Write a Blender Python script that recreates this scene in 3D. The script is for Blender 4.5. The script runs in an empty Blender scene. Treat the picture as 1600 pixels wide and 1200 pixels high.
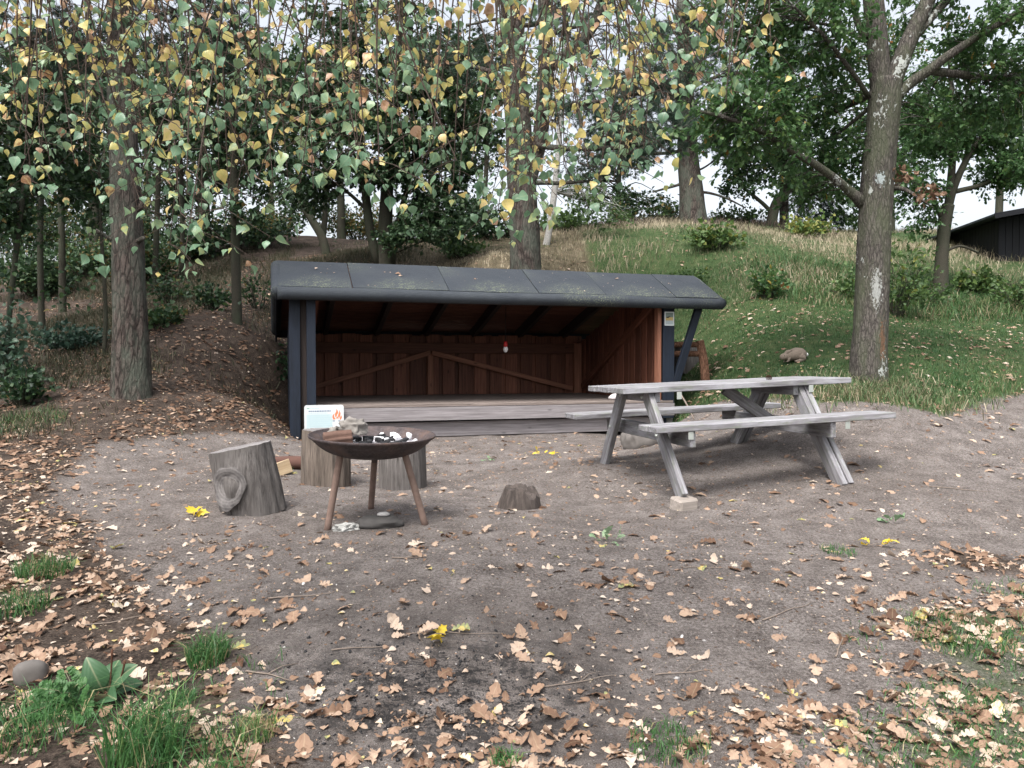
import bpy, math, random
import numpy as np
from mathutils import Matrix, Vector

random.seed(7)
rng = np.random.default_rng(7)
SC = bpy.context.scene
COL = SC.collection

# ------------------------------------------------------------------ camera, light, exposure
F, HZ, CZ = 1215.0, 568.0, 1.05          # focal length (px of 1600), horizon row, eye height
PITCH = math.atan((600 - HZ) / F)
cam = bpy.data.cameras.new('camera')
cam.sensor_width = 36.0
cam.lens = F / 1600 * 36.0
cam.clip_start, cam.clip_end = 0.05, 2000
camo = bpy.data.objects.new('camera', cam)
camo.location = (0, 0, CZ)
camo.rotation_euler = (math.pi / 2 - PITCH, 0, 0)
COL.objects.link(camo)
SC.camera = camo

SUN_EL, SUN_ROT = math.radians(58), math.radians(205)
world = bpy.data.worlds.new('World')
SC.world = world
world.use_nodes = True
wn = world.node_tree
wn.nodes.clear()
sky = wn.nodes.new('ShaderNodeTexSky')
sky.sky_type = 'NISHITA'
sky.sun_disc = False
sky.sun_elevation = SUN_EL
sky.sun_rotation = SUN_ROT
sky.air_density = 1.0
sky.dust_density = 6.0
sky.ozone_density = 1.0
hsv = wn.nodes.new('ShaderNodeHueSaturation')
hsv.inputs['Saturation'].default_value = 0.32
bg = wn.nodes.new('ShaderNodeBackground')
bg.inputs['Strength'].default_value = 0.15
wo = wn.nodes.new('ShaderNodeOutputWorld')
wn.links.new(sky.outputs[0], hsv.inputs['Color'])
wn.links.new(hsv.outputs[0], bg.inputs['Color'])
wn.links.new(bg.outputs[0], wo.inputs['Surface'])

sl = bpy.data.lights.new('sun', 'SUN')
sl.energy = 1.35
sl.angle = math.radians(25)
sl.color = (1.0, 0.97, 0.93)
so = bpy.data.objects.new('sun', sl)
sd = Vector((math.cos(SUN_EL) * math.sin(SUN_ROT), math.cos(SUN_EL) * math.cos(SUN_ROT), math.sin(SUN_EL)))
so.rotation_euler = sd.to_track_quat('Z', 'Y').to_euler()
so.location = (0, -3, 12)
COL.objects.link(so)

SC.view_settings.view_transform = 'Standard'
SC.view_settings.look = 'None'
SC.view_settings.exposure = 1.3
SC.view_settings.gamma = 1.0
SC.view_settings.use_curve_mapping = False
SC.cycles.use_denoising = True
SC.cycles.max_bounces = 6
SC.cycles.diffuse_bounces = 4
SC.cycles.transmission_bounces = 4
SC.cycles.transparent_max_bounces = 4

# ------------------------------------------------------------------ geometry of the view
_ct, _st = math.cos(PITCH), math.sin(PITCH)


def at(px, py, y):
    """the point of the place seen at photo pixel (px, py), y metres in front of the camera"""
    a, b = (px - 800) / F, (600 - py) / F
    d = np.array([a, _ct + b * _st, -_st + b * _ct])
    return np.array([0, 0, CZ]) + d * (y / d[1])


def _h(ix, iy, iz):
    h = (ix.astype(np.uint32) * np.uint32(374761393) + iy.astype(np.uint32) * np.uint32(668265263) + iz.astype(np.uint32) * np.uint32(2246822519))
    h = (h ^ (h >> np.uint32(13))) * np.uint32(1274126177)
    return ((h ^ (h >> np.uint32(16))) & np.uint32(0xffffff)).astype(np.float64) / 0xffffff


def vnoise(p):
    p = np.asarray(p, float)
    i = np.floor(p).astype(np.int64)
    f = p - i
    f = f * f * (3 - 2 * f)
    r = 0
    for dx in (0, 1):
        for dy in (0, 1):
            for dz in (0, 1):
                w = (f[..., 0] if dx else 1 - f[..., 0]) * (f[..., 1] if dy else 1 - f[..., 1]) * (f[..., 2] if dz else 1 - f[..., 2])
                r = r + w * _h(i[..., 0] + dx, i[..., 1] + dy, i[..., 2] + dz)
    return r * 2 - 1


def fbm(p, o=4):
    p = np.asarray(p, float)
    r, a = 0, 0.5
    for k in range(o):
        r = r + a * vnoise(p * 2 ** k + 17.3 * k)
        a *= 0.5
    return r


# ------------------------------------------------------------------ object helpers
def link(name, data, parent=None, m=None):
    o = bpy.data.objects.new(name, data)
    COL.objects.link(o)
    if parent is not None:
        o.parent = parent
    if m is not None:
        o.matrix_basis = m
    return o


def tag(o, label=None, cat=None, group=None, kind=None):
    if label: o['label'] = label
    if cat: o['category'] = cat
    if group: o['group'] = group
    if kind: o['kind'] = kind
    return o


def thing(name, label, cat, loc=(0, 0, 0), rz=0.0, group=None, m=None):
    o = bpy.data.objects.new(name, None)
    o.empty_display_size = 0.1
    COL.objects.link(o)
    o.matrix_basis = m if m is not None else Matrix.Translation(Vector(loc)) @ Matrix.Rotation(rz, 4, 'Z')
    return tag(o, label, cat, group)


def np_mesh(name, V, Fc, mat, attrs=None, smooth=True):
    """V (n,3); Fc = int array (m,3) or (m,4), or a list of such arrays"""
    V = np.asarray(V, np.float32)
    Fl = Fc if isinstance(Fc, list) else [Fc]
    Fl = [np.asarray(f, np.int32) for f in Fl if len(f)]
    me = bpy.data.meshes.new(name)
    me.vertices.add(len(V))
    me.vertices.foreach_set('co', V.ravel())
    loops = np.concatenate([f.ravel() for f in Fl])
    tot = np.concatenate([np.full(len(f), f.shape[1], np.int32) for f in Fl])
    me.loops.add(len(loops))
    me.loops.foreach_set('vertex_index', loops)
    me.polygons.add(len(tot))
    st = np.zeros(len(tot), np.int32)
    st[1:] = np.cumsum(tot)[:-1]
    me.polygons.foreach_set('loop_start', st)
    me.polygons.foreach_set('loop_total', tot)
    me.polygons.foreach_set('use_smooth', np.full(len(tot), smooth, bool))
    for k, a in (attrs or {}).items():
        at_ = me.attributes.new(k, 'FLOAT', 'POINT')
        at_.data.foreach_set('value', np.asarray(a, np.float32))
    me.update(calc_edges=True)
    if mat: me.materials.append(mat)
    return me


class MB:
    """collects shapes into one mesh"""

    def __init__(s):
        s.v, s.f = [], []

    def add(s, V, Fs):
        n = len(s.v)
        s.v += [tuple(p) for p in V]
        s.f += [tuple(i + n for i in f) for f in Fs]
        return s

    def mesh(s, name, mat, smooth=False):
        me = bpy.data.meshes.new(name)
        me.from_pydata(s.v, [], s.f)
        me.update()
        if mat: me.materials.append(mat)
        if smooth:
            me.polygons.foreach_set('use_smooth', [True] * len(me.polygons))
        return me


def box_geo(l, w, t, c=0.003):
    """chamfered box, centred, l along x, w along y, t along z (24 vertices)"""
    hx, hy, hz = l / 2, w / 2, t / 2
    c = min(c, hx * .4, hy * .4, hz * .4)
    V, idx = [], {}
    for sx in (-1, 1):
        for sy in (-1, 1):
            for sz in (-1, 1):
                for k in range(3):
                    p = [sx * hx, sy * hy, sz * hz]
                    for j in range(3):
                        if j != k:
                            p[j] -= (sx, sy, sz)[j] * c
                    idx[(sx, sy, sz, k)] = len(V)
                    V.append(p)
    Fs = []
    for k in range(3):
        a, b = (k + 1) % 3, (k + 2) % 3
        for s in (-1, 1):
            q = []
            for (p1, p2) in ((-1, -1), (1, -1), (1, 1), (-1, 1)):
                sg = [0, 0, 0]; sg[k] = s; sg[a] = p1; sg[b] = p2
                q.append(idx[(*sg, k)])
            Fs.append(q if s > 0 else q[::-1])
    for k in range(3):                       # edges along axis k
        a, b = (k + 1) % 3, (k + 2) % 3
        for p1 in (-1, 1):
            for p2 in (-1, 1):
                q = []
                for (s, kk) in ((-1, a), (1, a), (1, b), (-1, b)):
                    sg = [0, 0, 0]; sg[k] = s; sg[a] = p1; sg[b] = p2
                    q.append(idx[(*sg, kk)])
                Fs.append(q if p1 * p2 > 0 else q[::-1])
    for sx in (-1, 1):
        for sy in (-1, 1):
            for sz in (-1, 1):
                q = [idx[(sx, sy, sz, k)] for k in range(3)]
                Fs.append(q if sx * sy * sz > 0 else q[::-1])
    return V, Fs


_bc = {}


def board(name, parent, p0, p1, w, t, mat, up=(0, 0, 1), c=0.003, roll=0.0, ext=0.0):
    """a board from p0 to p1 in the parent's space: w across (sideways), t thick along up"""
    p0, p1 = Vector(p0), Vector(p1)
    x = (p1 - p0)
    l = x.length + ext
    x.normalize()
    u = Vector(up)
    z = (u - x * u.dot(x)).normalized()
    y = z.cross(x)
    key = (round(l, 3), round(w, 3), round(t, 3), mat.name, name)
    me = _bc.get(key)
    if me is None:
        V, Fs = box_geo(l, w, t, c)
        me = MB().add(V, Fs).mesh(name, mat)
        _bc[key] = me
    m = Matrix((x, y, z)).transposed().to_4x4()
    m.translation = (p0 + p1) / 2
    if roll:
        m = m @ Matrix.Rotation(roll, 4, 'X')
    return link(name, me, parent, m)


def resample(P, R, n):
    """Catmull-Rom through P (k,3) with radii R -> n points"""
    P = np.asarray(P, float); R = np.asarray(R, float)
    k = len(P)
    if k == 2:
        t = np.linspace(0, 1, n)[:, None]
        return P[0] * (1 - t) + P[1] * t, R[0] * (1 - t[:, 0]) + R[1] * t[:, 0]
    Pe = np.vstack([2 * P[0] - P[1], P, 2 * P[-1] - P[-2]])
    s = np.concatenate([[0], np.cumsum(np.linalg.norm(np.diff(P, axis=0), axis=1))])
    ts = np.interp(np.linspace(0, s[-1], n), s, np.arange(k))
    i = np.minimum(ts.astype(int), k - 2)
    f = (ts - i)[:, None]
    a, b, c, d = Pe[i], Pe[i + 1], Pe[i + 2], Pe[i + 3]
    Q = .5 * (2 * b + (c - a) * f + (2 * a - 5 * b + 4 * c - d) * f ** 2 + (3 * b - a - 3 * c + d) * f ** 3)
    return Q, np.interp(ts, np.arange(k), R)


def tube(P, R, ns=6, cap=True, rough=0.0, freq=6.0, flare=None):
    P = np.asarray(P, float); R = np.asarray(R, float)
    n = len(P)
    T = np.gradient(P, axis=0)
    T /= np.linalg.norm(T, axis=1)[:, None] + 1e-9
    ref = np.array([0.31, 0.95, 0.05]) if abs(T[0][1]) < .9 else np.array([1., 0, 0])
    A = np.cross(T, ref); A /= np.linalg.norm(A, axis=1)[:, None] + 1e-9
    B = np.cross(T, A)
    an = np.linspace(0, 2 * np.pi, ns, endpoint=False)
    rad = np.repeat(R[:, None], ns, 1)
    if rough:
        cc = np.stack([np.cos(an)[None] * freq + 0 * rad, np.sin(an)[None] * freq + 0 * rad,
                       np.repeat((np.arange(n) * np.linalg.norm(P[-1] - P[0]) / n)[:, None], ns, 1) * freq * .35], -1)
        cc2 = cc * np.array([3.1, 3.1, 1.6])
        rad = rad * (1 + rough * (fbm(cc + P[0].sum() * 3, 3) + .6 * vnoise(cc2)))
    if flare is not None:
        rad = rad * flare(np.arange(n)[:, None] / n, an[None])
    V = P[:, None, :] + rad[..., None] * (np.cos(an)[None, :, None] * A[:, None, :] + np.sin(an)[None, :, None] * B[:, None, :])
    V = V.reshape(-1, 3)
    i = np.arange(n - 1)[:, None] * ns
    j = np.arange(ns)[None]
    j2 = (j + 1) % ns
    Q = np.stack([i + j, i + ns + j, i + ns + j2, i + j2], -1).reshape(-1, 4)
    tri = np.zeros((0, 3), int)
    if cap:
        V = np.vstack([V, P[0], P[-1]])
        k = n * ns
        tri = np.array([(k, (a), (a + 1) % ns) for a in range(ns)] + [(k + 1, (n - 1) * ns + (a + 1) % ns, (n - 1) * ns + a) for a in range(ns)])
    return V, Q, tri


def lathe(prof, ns=20):
    P = np.array([(0, 0, z) for r, z in prof]); 
    V = np.array([[r * math.cos(a), r * math.sin(a), z] for r, z in prof for a in np.linspace(0, 2 * math.pi, ns, endpoint=False)])
    n = len(prof)
    i = np.arange(n - 1)[:, None] * ns; j = np.arange(ns)[None]
    return V, np.stack([i + j, i + (j + 1) % ns, i + ns + (j + 1) % ns, i + ns + j], -1).reshape(-1, 4)


class NB:
    """numpy mesh collector"""

    def __init__(s):
        s.V, s.Q, s.T, s.n = [], [], [], 0

    def add(s, V, Q, T=None):
        s.V.append(V)
        if len(Q): s.Q.append(np.asarray(Q) + s.n)
        if T is not None and len(T): s.T.append(np.asarray(T) + s.n)
        s.n += len(V)

    def mesh(s, name, mat, off=(0, 0, 0), smooth=True):
        fs = []
        if s.Q: fs.append(np.vstack(s.Q))
        if s.T: fs.append(np.vstack(s.T))
        return np_mesh(name, np.vstack(s.V) - np.asarray(off), fs, mat, None, smooth)


# ------------------------------------------------------------------ materials
def new_mat(name):
    m = bpy.data.materials.new(name)
    m.use_nodes = True
    nt = m.node_tree
    nt.nodes.clear()
    out = nt.nodes.new('ShaderNodeOutputMaterial')
    b = nt.nodes.new('ShaderNodeBsdfPrincipled')
    nt.links.new(b.outputs[0], out.inputs[0])
    b.inputs['Roughness'].default_value = .85
    b.inputs['Specular IOR Level'].default_value = .25
    return m, nt, b, out


def setin(nt, sock, v):
    if hasattr(v, 'is_output'):
        nt.links.new(v, sock)
    elif isinstance(v, (tuple, list)) and len(v) == 3 and sock.type == 'RGBA':
        sock.default_value = (*v, 1)
    else:
        sock.default_value = v


def coords(nt, kind='Object', scale=(1, 1, 1), rand=False):
    tc = nt.nodes.new('ShaderNodeTexCoord')
    mp = nt.nodes.new('ShaderNodeMapping')
    mp.inputs['Scale'].default_value = scale
    nt.links.new(tc.outputs[kind], mp.inputs[0])
    if rand:
        oi = nt.nodes.new('ShaderNodeObjectInfo')
        mu = nt.nodes.new('ShaderNodeMath'); mu.operation = 'MULTIPLY'; mu.inputs[1].default_value = 57.0
        nt.links.new(oi.outputs['Random'], mu.inputs[0])
        cb = nt.nodes.new('ShaderNodeCombineXYZ')
        for k in range(3): nt.links.new(mu.outputs[0], cb.inputs[k])
        nt.links.new(cb.outputs[0], mp.inputs['Location'])
    return mp.outputs[0]


def noise(nt, vec, scale=5, detail=4, rough=.55, dist=0.0):
    n = nt.nodes.new('ShaderNodeTexNoise')
    if vec is not None: nt.links.new(vec, n.inputs['Vector'])
    n.inputs['Scale'].default_value = scale
    n.inputs['Detail'].default_value = detail
    n.inputs['Roughness'].default_value = rough
    n.inputs['Distortion'].default_value = dist
    return n.outputs[0]


def voro(nt, vec, scale=5, feat='F1', rnd=1.0):
    n = nt.nodes.new('ShaderNodeTexVoronoi')
    n.feature = feat
    if vec is not None: nt.links.new(vec, n.inputs['Vector'])
    n.inputs['Scale'].default_value = scale
    n.inputs['Randomness'].default_value = rnd
    return n.outputs[0]


def ramp(nt, fac, stops, interp='LINEAR'):
    r = nt.nodes.new('ShaderNodeValToRGB')
    r.color_ramp.interpolation = interp
    el = r.color_ramp.elements
    while len(el) < len(stops): el.new(.5)
    for e, (p, c) in zip(el, stops):
        e.position = p
        e.color = (c, c, c, 1) if isinstance(c, (int, float)) else (*c, 1)
    nt.links.new(fac, r.inputs[0])
    return r.outputs[0]


def mix(nt, fac, a, b, mode='MIX'):
    n = nt.nodes.new('ShaderNodeMix')
    n.data_type = 'RGBA'
    n.blend_type = mode
    setin(nt, n.inputs[0], fac)
    setin(nt, n.inputs[6], a)
    setin(nt, n.inputs[7], b)
    return n.outputs[2]


def math_(nt, op, a, b=0.0, c=0.0):
    n = nt.nodes.new('ShaderNodeMath')
    n.operation = op
    setin(nt, n.inputs[0], a); setin(nt, n.inputs[1], b); setin(nt, n.inputs[2], c)
    return n.outputs[0]


def attr(nt, name):
    n = nt.nodes.new('ShaderNodeAttribute')
    n.attribute_name = name
    return n.outputs['Fac']


def objrand(nt):
    return nt.nodes.new('ShaderNodeObjectInfo').outputs['Random']


def bump(nt, b, h, strength=.5, dist=.01):
    n = nt.nodes.new('ShaderNodeBump')
    n.inputs['Strength'].default_value = strength
    n.inputs['Distance'].default_value = dist
    nt.links.new(h, n.inputs['Height'])
    nt.links.new(n.outputs[0], b.inputs['Normal'])


def plain(name, col, rough=.7, spec=.3, metal=0.0, var=.12, scale=14):
    m, nt, b, o = new_mat(name)
    v = coords(nt)
    n = noise(nt, v, scale, 5, .6)
    nt.links.new(mix(nt, n, tuple(c * (1 - var) for c in col), tuple(min(1, c * (1 + var)) for c in col)), b.inputs['Base Color'])
    b.inputs['Roughness'].default_value = rough
    b.inputs['Specular IOR Level'].default_value = spec
    b.inputs['Metallic'].default_value = metal
    bump(nt, b, n, .25, .004)
    return m


def leafmat(name, stops, transl=.35, rough=.5, vein=.25, spots=None, edge=None, spec=.35, mott=.2):
    m, nt, b, out = new_mat(name)
    t = attr(nt, 'tint')
    lx, ly = attr(nt, 'lx'), attr(nt, 'ly')
    cv = nt.nodes.new('ShaderNodeCombineXYZ')
    nt.links.new(lx, cv.inputs[0]); nt.links.new(ly, cv.inputs[1])
    nt.links.new(math_(nt, 'MULTIPLY', math_(nt, 'ADD', t, objrand(nt)), 31.0), cv.inputs[2])
    v = cv.outputs[0]
    nz = noise(nt, v, 2.6, 4, .6)
    tt = math_(nt, 'ADD', t, math_(nt, 'MULTIPLY', math_(nt, 'SUBTRACT', nz, .5), mott))
    if edge:                                   # colour turns towards the leaf margin
        tt = math_(nt, 'ADD', tt, math_(nt, 'MULTIPLY', math_(nt, 'ABSOLUTE', ly), edge))
    col = ramp(nt, tt, stops)
    mid = ramp(nt, math_(nt, 'ABSOLUTE', ly), [(0, 1.0), (.05, 0.0)])
    col = mix(nt, math_(nt, 'MULTIPLY', mid, vein), col, mix(nt, .5, col, (.62, .55, .35)))
    if spots:
        sp = ramp(nt, noise(nt, v, 7, 4, .65), [(.58, 0.0), (.66, 1.0)])
        col = mix(nt, math_(nt, 'MULTIPLY', sp, spots), col, (.16, .085, .045))
    nt.links.new(col, b.inputs['Base Color'])
    b.inputs['Roughness'].default_value = rough
    b.inputs['Specular IOR Level'].default_value = spec
    side = math_(nt, 'SINE', math_(nt, 'MULTIPLY', math_(nt, 'ADD', lx, math_(nt, 'ABSOLUTE', ly)), 40.0))
    bump(nt, b, side, .12, .002)
    tr = nt.nodes.new('ShaderNodeBsdfTranslucent')
    nt.links.new(col, tr.inputs[0])
    ms = nt.nodes.new('ShaderNodeMixShader')
    ms.inputs[0].default_value = transl
    nt.links.new(b.outputs[0], ms.inputs[1])
    nt.links.new(tr.outputs[0], ms.inputs[2])
    nt.links.new(ms.outputs[0], out.inputs[0])
    return m


def woodmat(name, dark, light, knots=.6, moss=None, rough=.8, grain=1.0, wear=None, objvar=.25):
    """a sawn board, grain along the object's x axis"""
    m, nt, b, o = new_mat(name)
    v = coords(nt, 'Object', (1.2, 26 * grain, 26 * grain), True)
    g = noise(nt, v, 1.6, 6, .62, .35)
    v2 = coords(nt, 'Object', (4, 130, 130), True)
    g2 = noise(nt, v2, 1.0, 4, .6)
    f = math_(nt, 'ADD', math_(nt, 'MULTIPLY', g, .7), math_(nt, 'MULTIPLY', g2, .3))
    col = ramp(nt, f, [(.30, dark), (.52, tuple((a + c) / 2 for a, c in zip(dark, light))), (.70, light)])
    vk = coords(nt, 'Object', (3.2, 9, 9), True)
    kn = ramp(nt, voro(nt, vk, 1.0), [(.05, 1.0), (.14, 0.0)])
    col = mix(nt, math_(nt, 'MULTIPLY', kn, knots), col, tuple(c * .35 for c in dark))
    r = objrand(nt)
    col = mix(nt, 1.0, col, ramp(nt, r, [(0, 1 - objvar), (1, 1.0)]), 'MULTIPLY')
    if wear:
        w = ramp(nt, noise(nt, coords(nt, 'Object', (1, 5, 5), True), 3, 5, .6), [(.45, 0.0), (.62, 1.0)])
        col = mix(nt, math_(nt, 'MULTIPLY', w, .7), col, wear)
    if moss:
        w = ramp(nt, noise(nt, coords(nt, 'Object', (2, 6, 6), True), 5, 6, .7), [(.50, 0.0), (.66, 1.0)])
        col = mix(nt, math_(nt, 'MULTIPLY', w, .6), col, moss)
    nt.links.new(col, b.inputs['Base Color'])
    b.inputs['Roughness'].default_value = rough
    bump(nt, b, f, .55, .006)
    return m


def barkmat(name, dark, light, scale=1.0, lichen=None, lich_amt=.5, algae=None, plates=True, patch=None):
    m, nt, b, o = new_mat(name)
    v = coords(nt, 'Object', (11 * scale, 11 * scale, 2.6 * scale))
    d = noise(nt, v, 1.2, 4, .6)
    vd = nt.nodes.new('ShaderNodeVectorMath'); vd.operation = 'ADD'
    nt.links.new(v, vd.inputs[0])
    cb = nt.nodes.new('ShaderNodeCombineXYZ')
    for k in range(3): nt.links.new(d, cb.inputs[k])
    nt.links.new(cb.outputs[0], vd.inputs[1])
    cr = voro(nt, vd.outputs[0], 2.0, 'DISTANCE_TO_EDGE')
    crk = ramp(nt, cr, [(.0, 0.0), (.22, 1.0)])
    n2 = noise(nt, coords(nt, 'Object', (30 * scale, 30 * scale, 12 * scale)), 2, 6, .65)
    f = math_(nt, 'MULTIPLY', math_(nt, 'ADD', .35, math_(nt, 'MULTIPLY', crk, .65)), n2) if plates else n2
    col = ramp(nt, f, [(.12, dark), (.62, light)])
    n3 = noise(nt, coords(nt, 'Object', (1.3, 1.3, .8)), 2.0, 4, .6)
    col = mix(nt, math_(nt, 'MULTIPLY', n3, .5), col, tuple(c * .6 for c in dark))
    if algae:
        a = ramp(nt, noise(nt, coords(nt, 'Object', (3, 3, 1.1)), 1.7, 5, .6), [(.42, 0.0), (.62, 1.0)])
        col = mix(nt, math_(nt, 'MULTIPLY', a, .55), col, algae)
    if lichen:
        clus = ramp(nt, noise(nt, coords(nt, 'Object', (2.2, 2.2, 1.0)), 1.6, 3, .5), [(.40, .35), (.66, 1.0)])
        a = ramp(nt, math_(nt, 'MULTIPLY', clus, noise(nt, coords(nt, 'Object', (11, 11, 8)), 2.4, 5, .62)), [(.60 - .12 * lich_amt, 0.0), (.64 - .12 * lich_amt, 1.0)])
        col = mix(nt, a, col, lichen)
    for (cx_, cy_, cz_, rx_, rz_, pc) in patch or ():
        tc = nt.nodes.new('ShaderNodeTexCoord')
        s1_ = nt.nodes.new('ShaderNodeVectorMath'); s1_.operation = 'SUBTRACT'; s1_.inputs[1].default_value = (cx_, cy_, cz_)
        nt.links.new(tc.outputs['Object'], s1_.inputs[0])
        s2_ = nt.nodes.new('ShaderNodeVectorMath'); s2_.operation = 'MULTIPLY'; s2_.inputs[1].default_value = (1 / rx_, 1 / .22, 1 / rz_)
        nt.links.new(s1_.outputs[0], s2_.inputs[0])
        s3_ = nt.nodes.new('ShaderNodeVectorMath'); s3_.operation = 'LENGTH'
        nt.links.new(s2_.outputs[0], s3_.inputs[0])
        dd_ = math_(nt, 'ADD', s3_.outputs['Value'], math_(nt, 'MULTIPLY', math_(nt, 'SUBTRACT', noise(nt, coords(nt, 'Object', (30, 30, 14)), 2, 6, .7), .5), 4.2))
        col = mix(nt, ramp(nt, dd_, [(.62, 1.0), (.74, 0.0)]), col, pc)
    nt.links.new(col, b.inputs['Base Color'])
    b.inputs['Roughness'].default_value = .95
    b.inputs['Specular IOR Level'].default_value = .1
    bump(nt, b, f, .9, .03 / scale)
    return m


M = {}
M['birch_leaf'] = leafmat('birch leaf', [(0, (.085, .18, .105)), (.30, (.20, .34, .21)), (.50, (.30, .40, .20)), (.60, (.48, .46, .16)), (.74, (.68, .56, .19)), (.86, (.70, .54, .27)), (.93, (.36, .18, .08)), (1, (.52, .33, .22))], .42, .33, .35, spots=.3, edge=.12, spec=.55, mott=.42)
M['oak_leaf'] = leafmat('oak leaf green', [(0, (.03, .075, .03)), (.5, (.062, .135, .046)), (.86, (.11, .18, .05)), (.93, (.30, .20, .04)), (1, (.30, .13, .05))], .46, .42, .2)
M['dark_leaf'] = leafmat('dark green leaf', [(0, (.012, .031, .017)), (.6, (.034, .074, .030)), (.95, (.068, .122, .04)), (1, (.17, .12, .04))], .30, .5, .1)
M['blue_leaf'] = leafmat('bluish green leaf', [(0, (.03, .07, .05)), (1, (.07, .12, .075))], .25, .4, .2)
M['shrub_leaf'] = leafmat('shrub leaf', [(0, (.04, .085, .03)), (.8, (.10, .17, .045)), (1, (.24, .24, .06))], .38, .5, .2)
M['needle'] = leafmat('pine needle', [(0, (.018, .042, .026)), (1, (.045, .08, .05))], .12, .55, 0)
M['dead_leaf'] = leafmat('dead leaf', [(0, (.085, .045, .028)), (.25, (.155, .092, .060)), (.5, (.275, .178, .122)), (.70, (.385, .282, .21)), (.84, (.48, .385, .31)), (.94, (.55, .47, .395)), (.97, (.42, .33, .15)), (.99, (.48, .37, .11)), (1, (.22, .24, .12))], .16, .7, .3, spots=.35, spec=.25, mott=.22)
M['yellow_leaf'] = leafmat('yellow leaf', [(0, (.62, .44, .03)), (1, (.70, .56, .08))], .3, .5, .25, spots=.2)
M['fresh_leaf'] = leafmat('fallen green leaf', [(0, (.10, .2, .09)), (1, (.26, .36, .22))], .3, .5, .25)
M['grass'] = leafmat('grass blade', [(0, (.032, .085, .03)), (.5, (.06, .135, .045)), (.78, (.11, .175, .065)), (.9, (.21, .185, .10)), (1, (.30, .245, .16))], .35, .45, 0)
M['wood_blade'] = leafmat('brown wood grass', [(0, (.022, .042, .018)), (.4, (.06, .062, .034)), (.7, (.115, .092, .06)), (1, (.19, .155, .11))], .3, .6, 0)
M['heather'] = leafmat('dark heather', [(0, (.03, .034, .02)), (.5, (.07, .05, .042)), (1, (.13, .09, .07))], .2, .6, 0)
M['lush_grass'] = leafmat('lush grass blade', [(0, (.03, .095, .03)), (.75, (.07, .17, .05)), (.92, (.17, .25, .08)), (1, (.34, .28, .16))], .35, .45, 0)
M['dry_grass'] = leafmat('dry grass blade', [(0, (.05, .11, .04)), (.3, (.10, .155, .065)), (.55, (.19, .175, .105)), (.8, (.32, .275, .185)), (1, (.42, .36, .26))], .35, .6, 0)

M['bark_pine'] = barkmat('pine bark', (.016, .013, .012), (.15, .122, .108), 1.0, None, .1, (.105, .125, .10))
M['bark_oak'] = barkmat('oak bark', (.034, .030, .028), (.17, .155, .138), 1.5, (.36, .38, .36), .9, (.085, .10, .06), patch=((.0, -.22, 1.02, .07, .25, (.30, .31, .295)), (.07, -.2, .42, .05, .28, (.14, .085, .055)), (.03, -.2, 2.25, .055, .09, (.30, .34, .34))))
M['bark_thin'] = barkmat('smooth young bark', (.020, .019, .015), (.075, .07, .055), 2.0, None, .2, (.05, .062, .04), plates=False)
M['bark_birch'] = barkmat('birch bark', (.16, .15, .14), (.55, .54, .51), 1.2, (.05, .045, .04), .35, None, plates=False)
M['bark_twig'] = barkmat('birch twig bark', (.035, .026, .022), (.13, .10, .085), 4.0, plates=False)
M['bark_log'] = barkmat('red log bark', (.07, .035, .022), (.27, .15, .10), 2.0, (.45, .38, .3), .2)

M['grey_wood'] = woodmat('weathered grey wood', (.075, .072, .077), (.345, .335, .355), .35, (.15, .17, .125), .85, wear=(.32, .32, .345))
M['grey_beam'] = woodmat('grey beam wood', (.13, .118, .12), (.36, .335, .345), .5, None, .85)
M['floor_wood'] = woodmat('worn floor wood', (.11, .088, .078), (.32, .27, .245), .4, None, .75)
M['brown_wood'] = woodmat('stained brown wood', (.08, .030, .020), (.28, .115, .073), .7, None, .6, objvar=.55)
M['brace_wood'] = woodmat('lighter brown wood', (.14, .06, .038), (.37, .17, .11), .6, None, .6)
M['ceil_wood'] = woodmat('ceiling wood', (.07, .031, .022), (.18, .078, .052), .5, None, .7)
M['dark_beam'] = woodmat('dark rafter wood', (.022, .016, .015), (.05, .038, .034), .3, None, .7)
M['black_paint'] = woodmat('blue black painted wood', (.007, .010, .017), (.018, .025, .040), .2, None, .6, wear=(.013, .019, .032))
M['block_wood'] = woodmat('greyed block wood', (.22, .19, .165), (.46, .41, .37), .2, None, .85)
M['split_wood'] = woodmat('fresh split wood', (.34, .24, .14), (.62, .5, .34), .2, None, .8)

# roofing felt
m, nt, b, o = new_mat('roofing felt')
v = coords(nt)
gr = noise(nt, v, 220, 2, .7)
pt = noise(nt, v, 1.3, 6, .65)
col = mix(nt, gr, (.016, .020, .026), (.046, .054, .066))
col = mix(nt, ramp(nt, pt, [(.4, 0.0), (.7, .4)]), col, (.062, .07, .076))
mo = ramp(nt, noise(nt, v, 55, 4, .7), [(.53, 0.0), (.60, 1.0)])
mo2 = ramp(nt, noise(nt, v, .9, 3, .5), [(.50, 0.0), (.72, .9)])
col = mix(nt, math_(nt, 'MULTIPLY', mo, math_(nt, 'MULTIPLY', mo2, .9)), col, (.21, .24, .14))
nt.links.new(col, b.inputs['Base Color'])
b.inputs['Roughness'].default_value = .75
bump(nt, b, math_(nt, 'ADD', gr, math_(nt, 'MULTIPLY', noise(nt, v, 6, 4, .6), 2.5)), .6, .008)
M['felt'] = m

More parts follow.
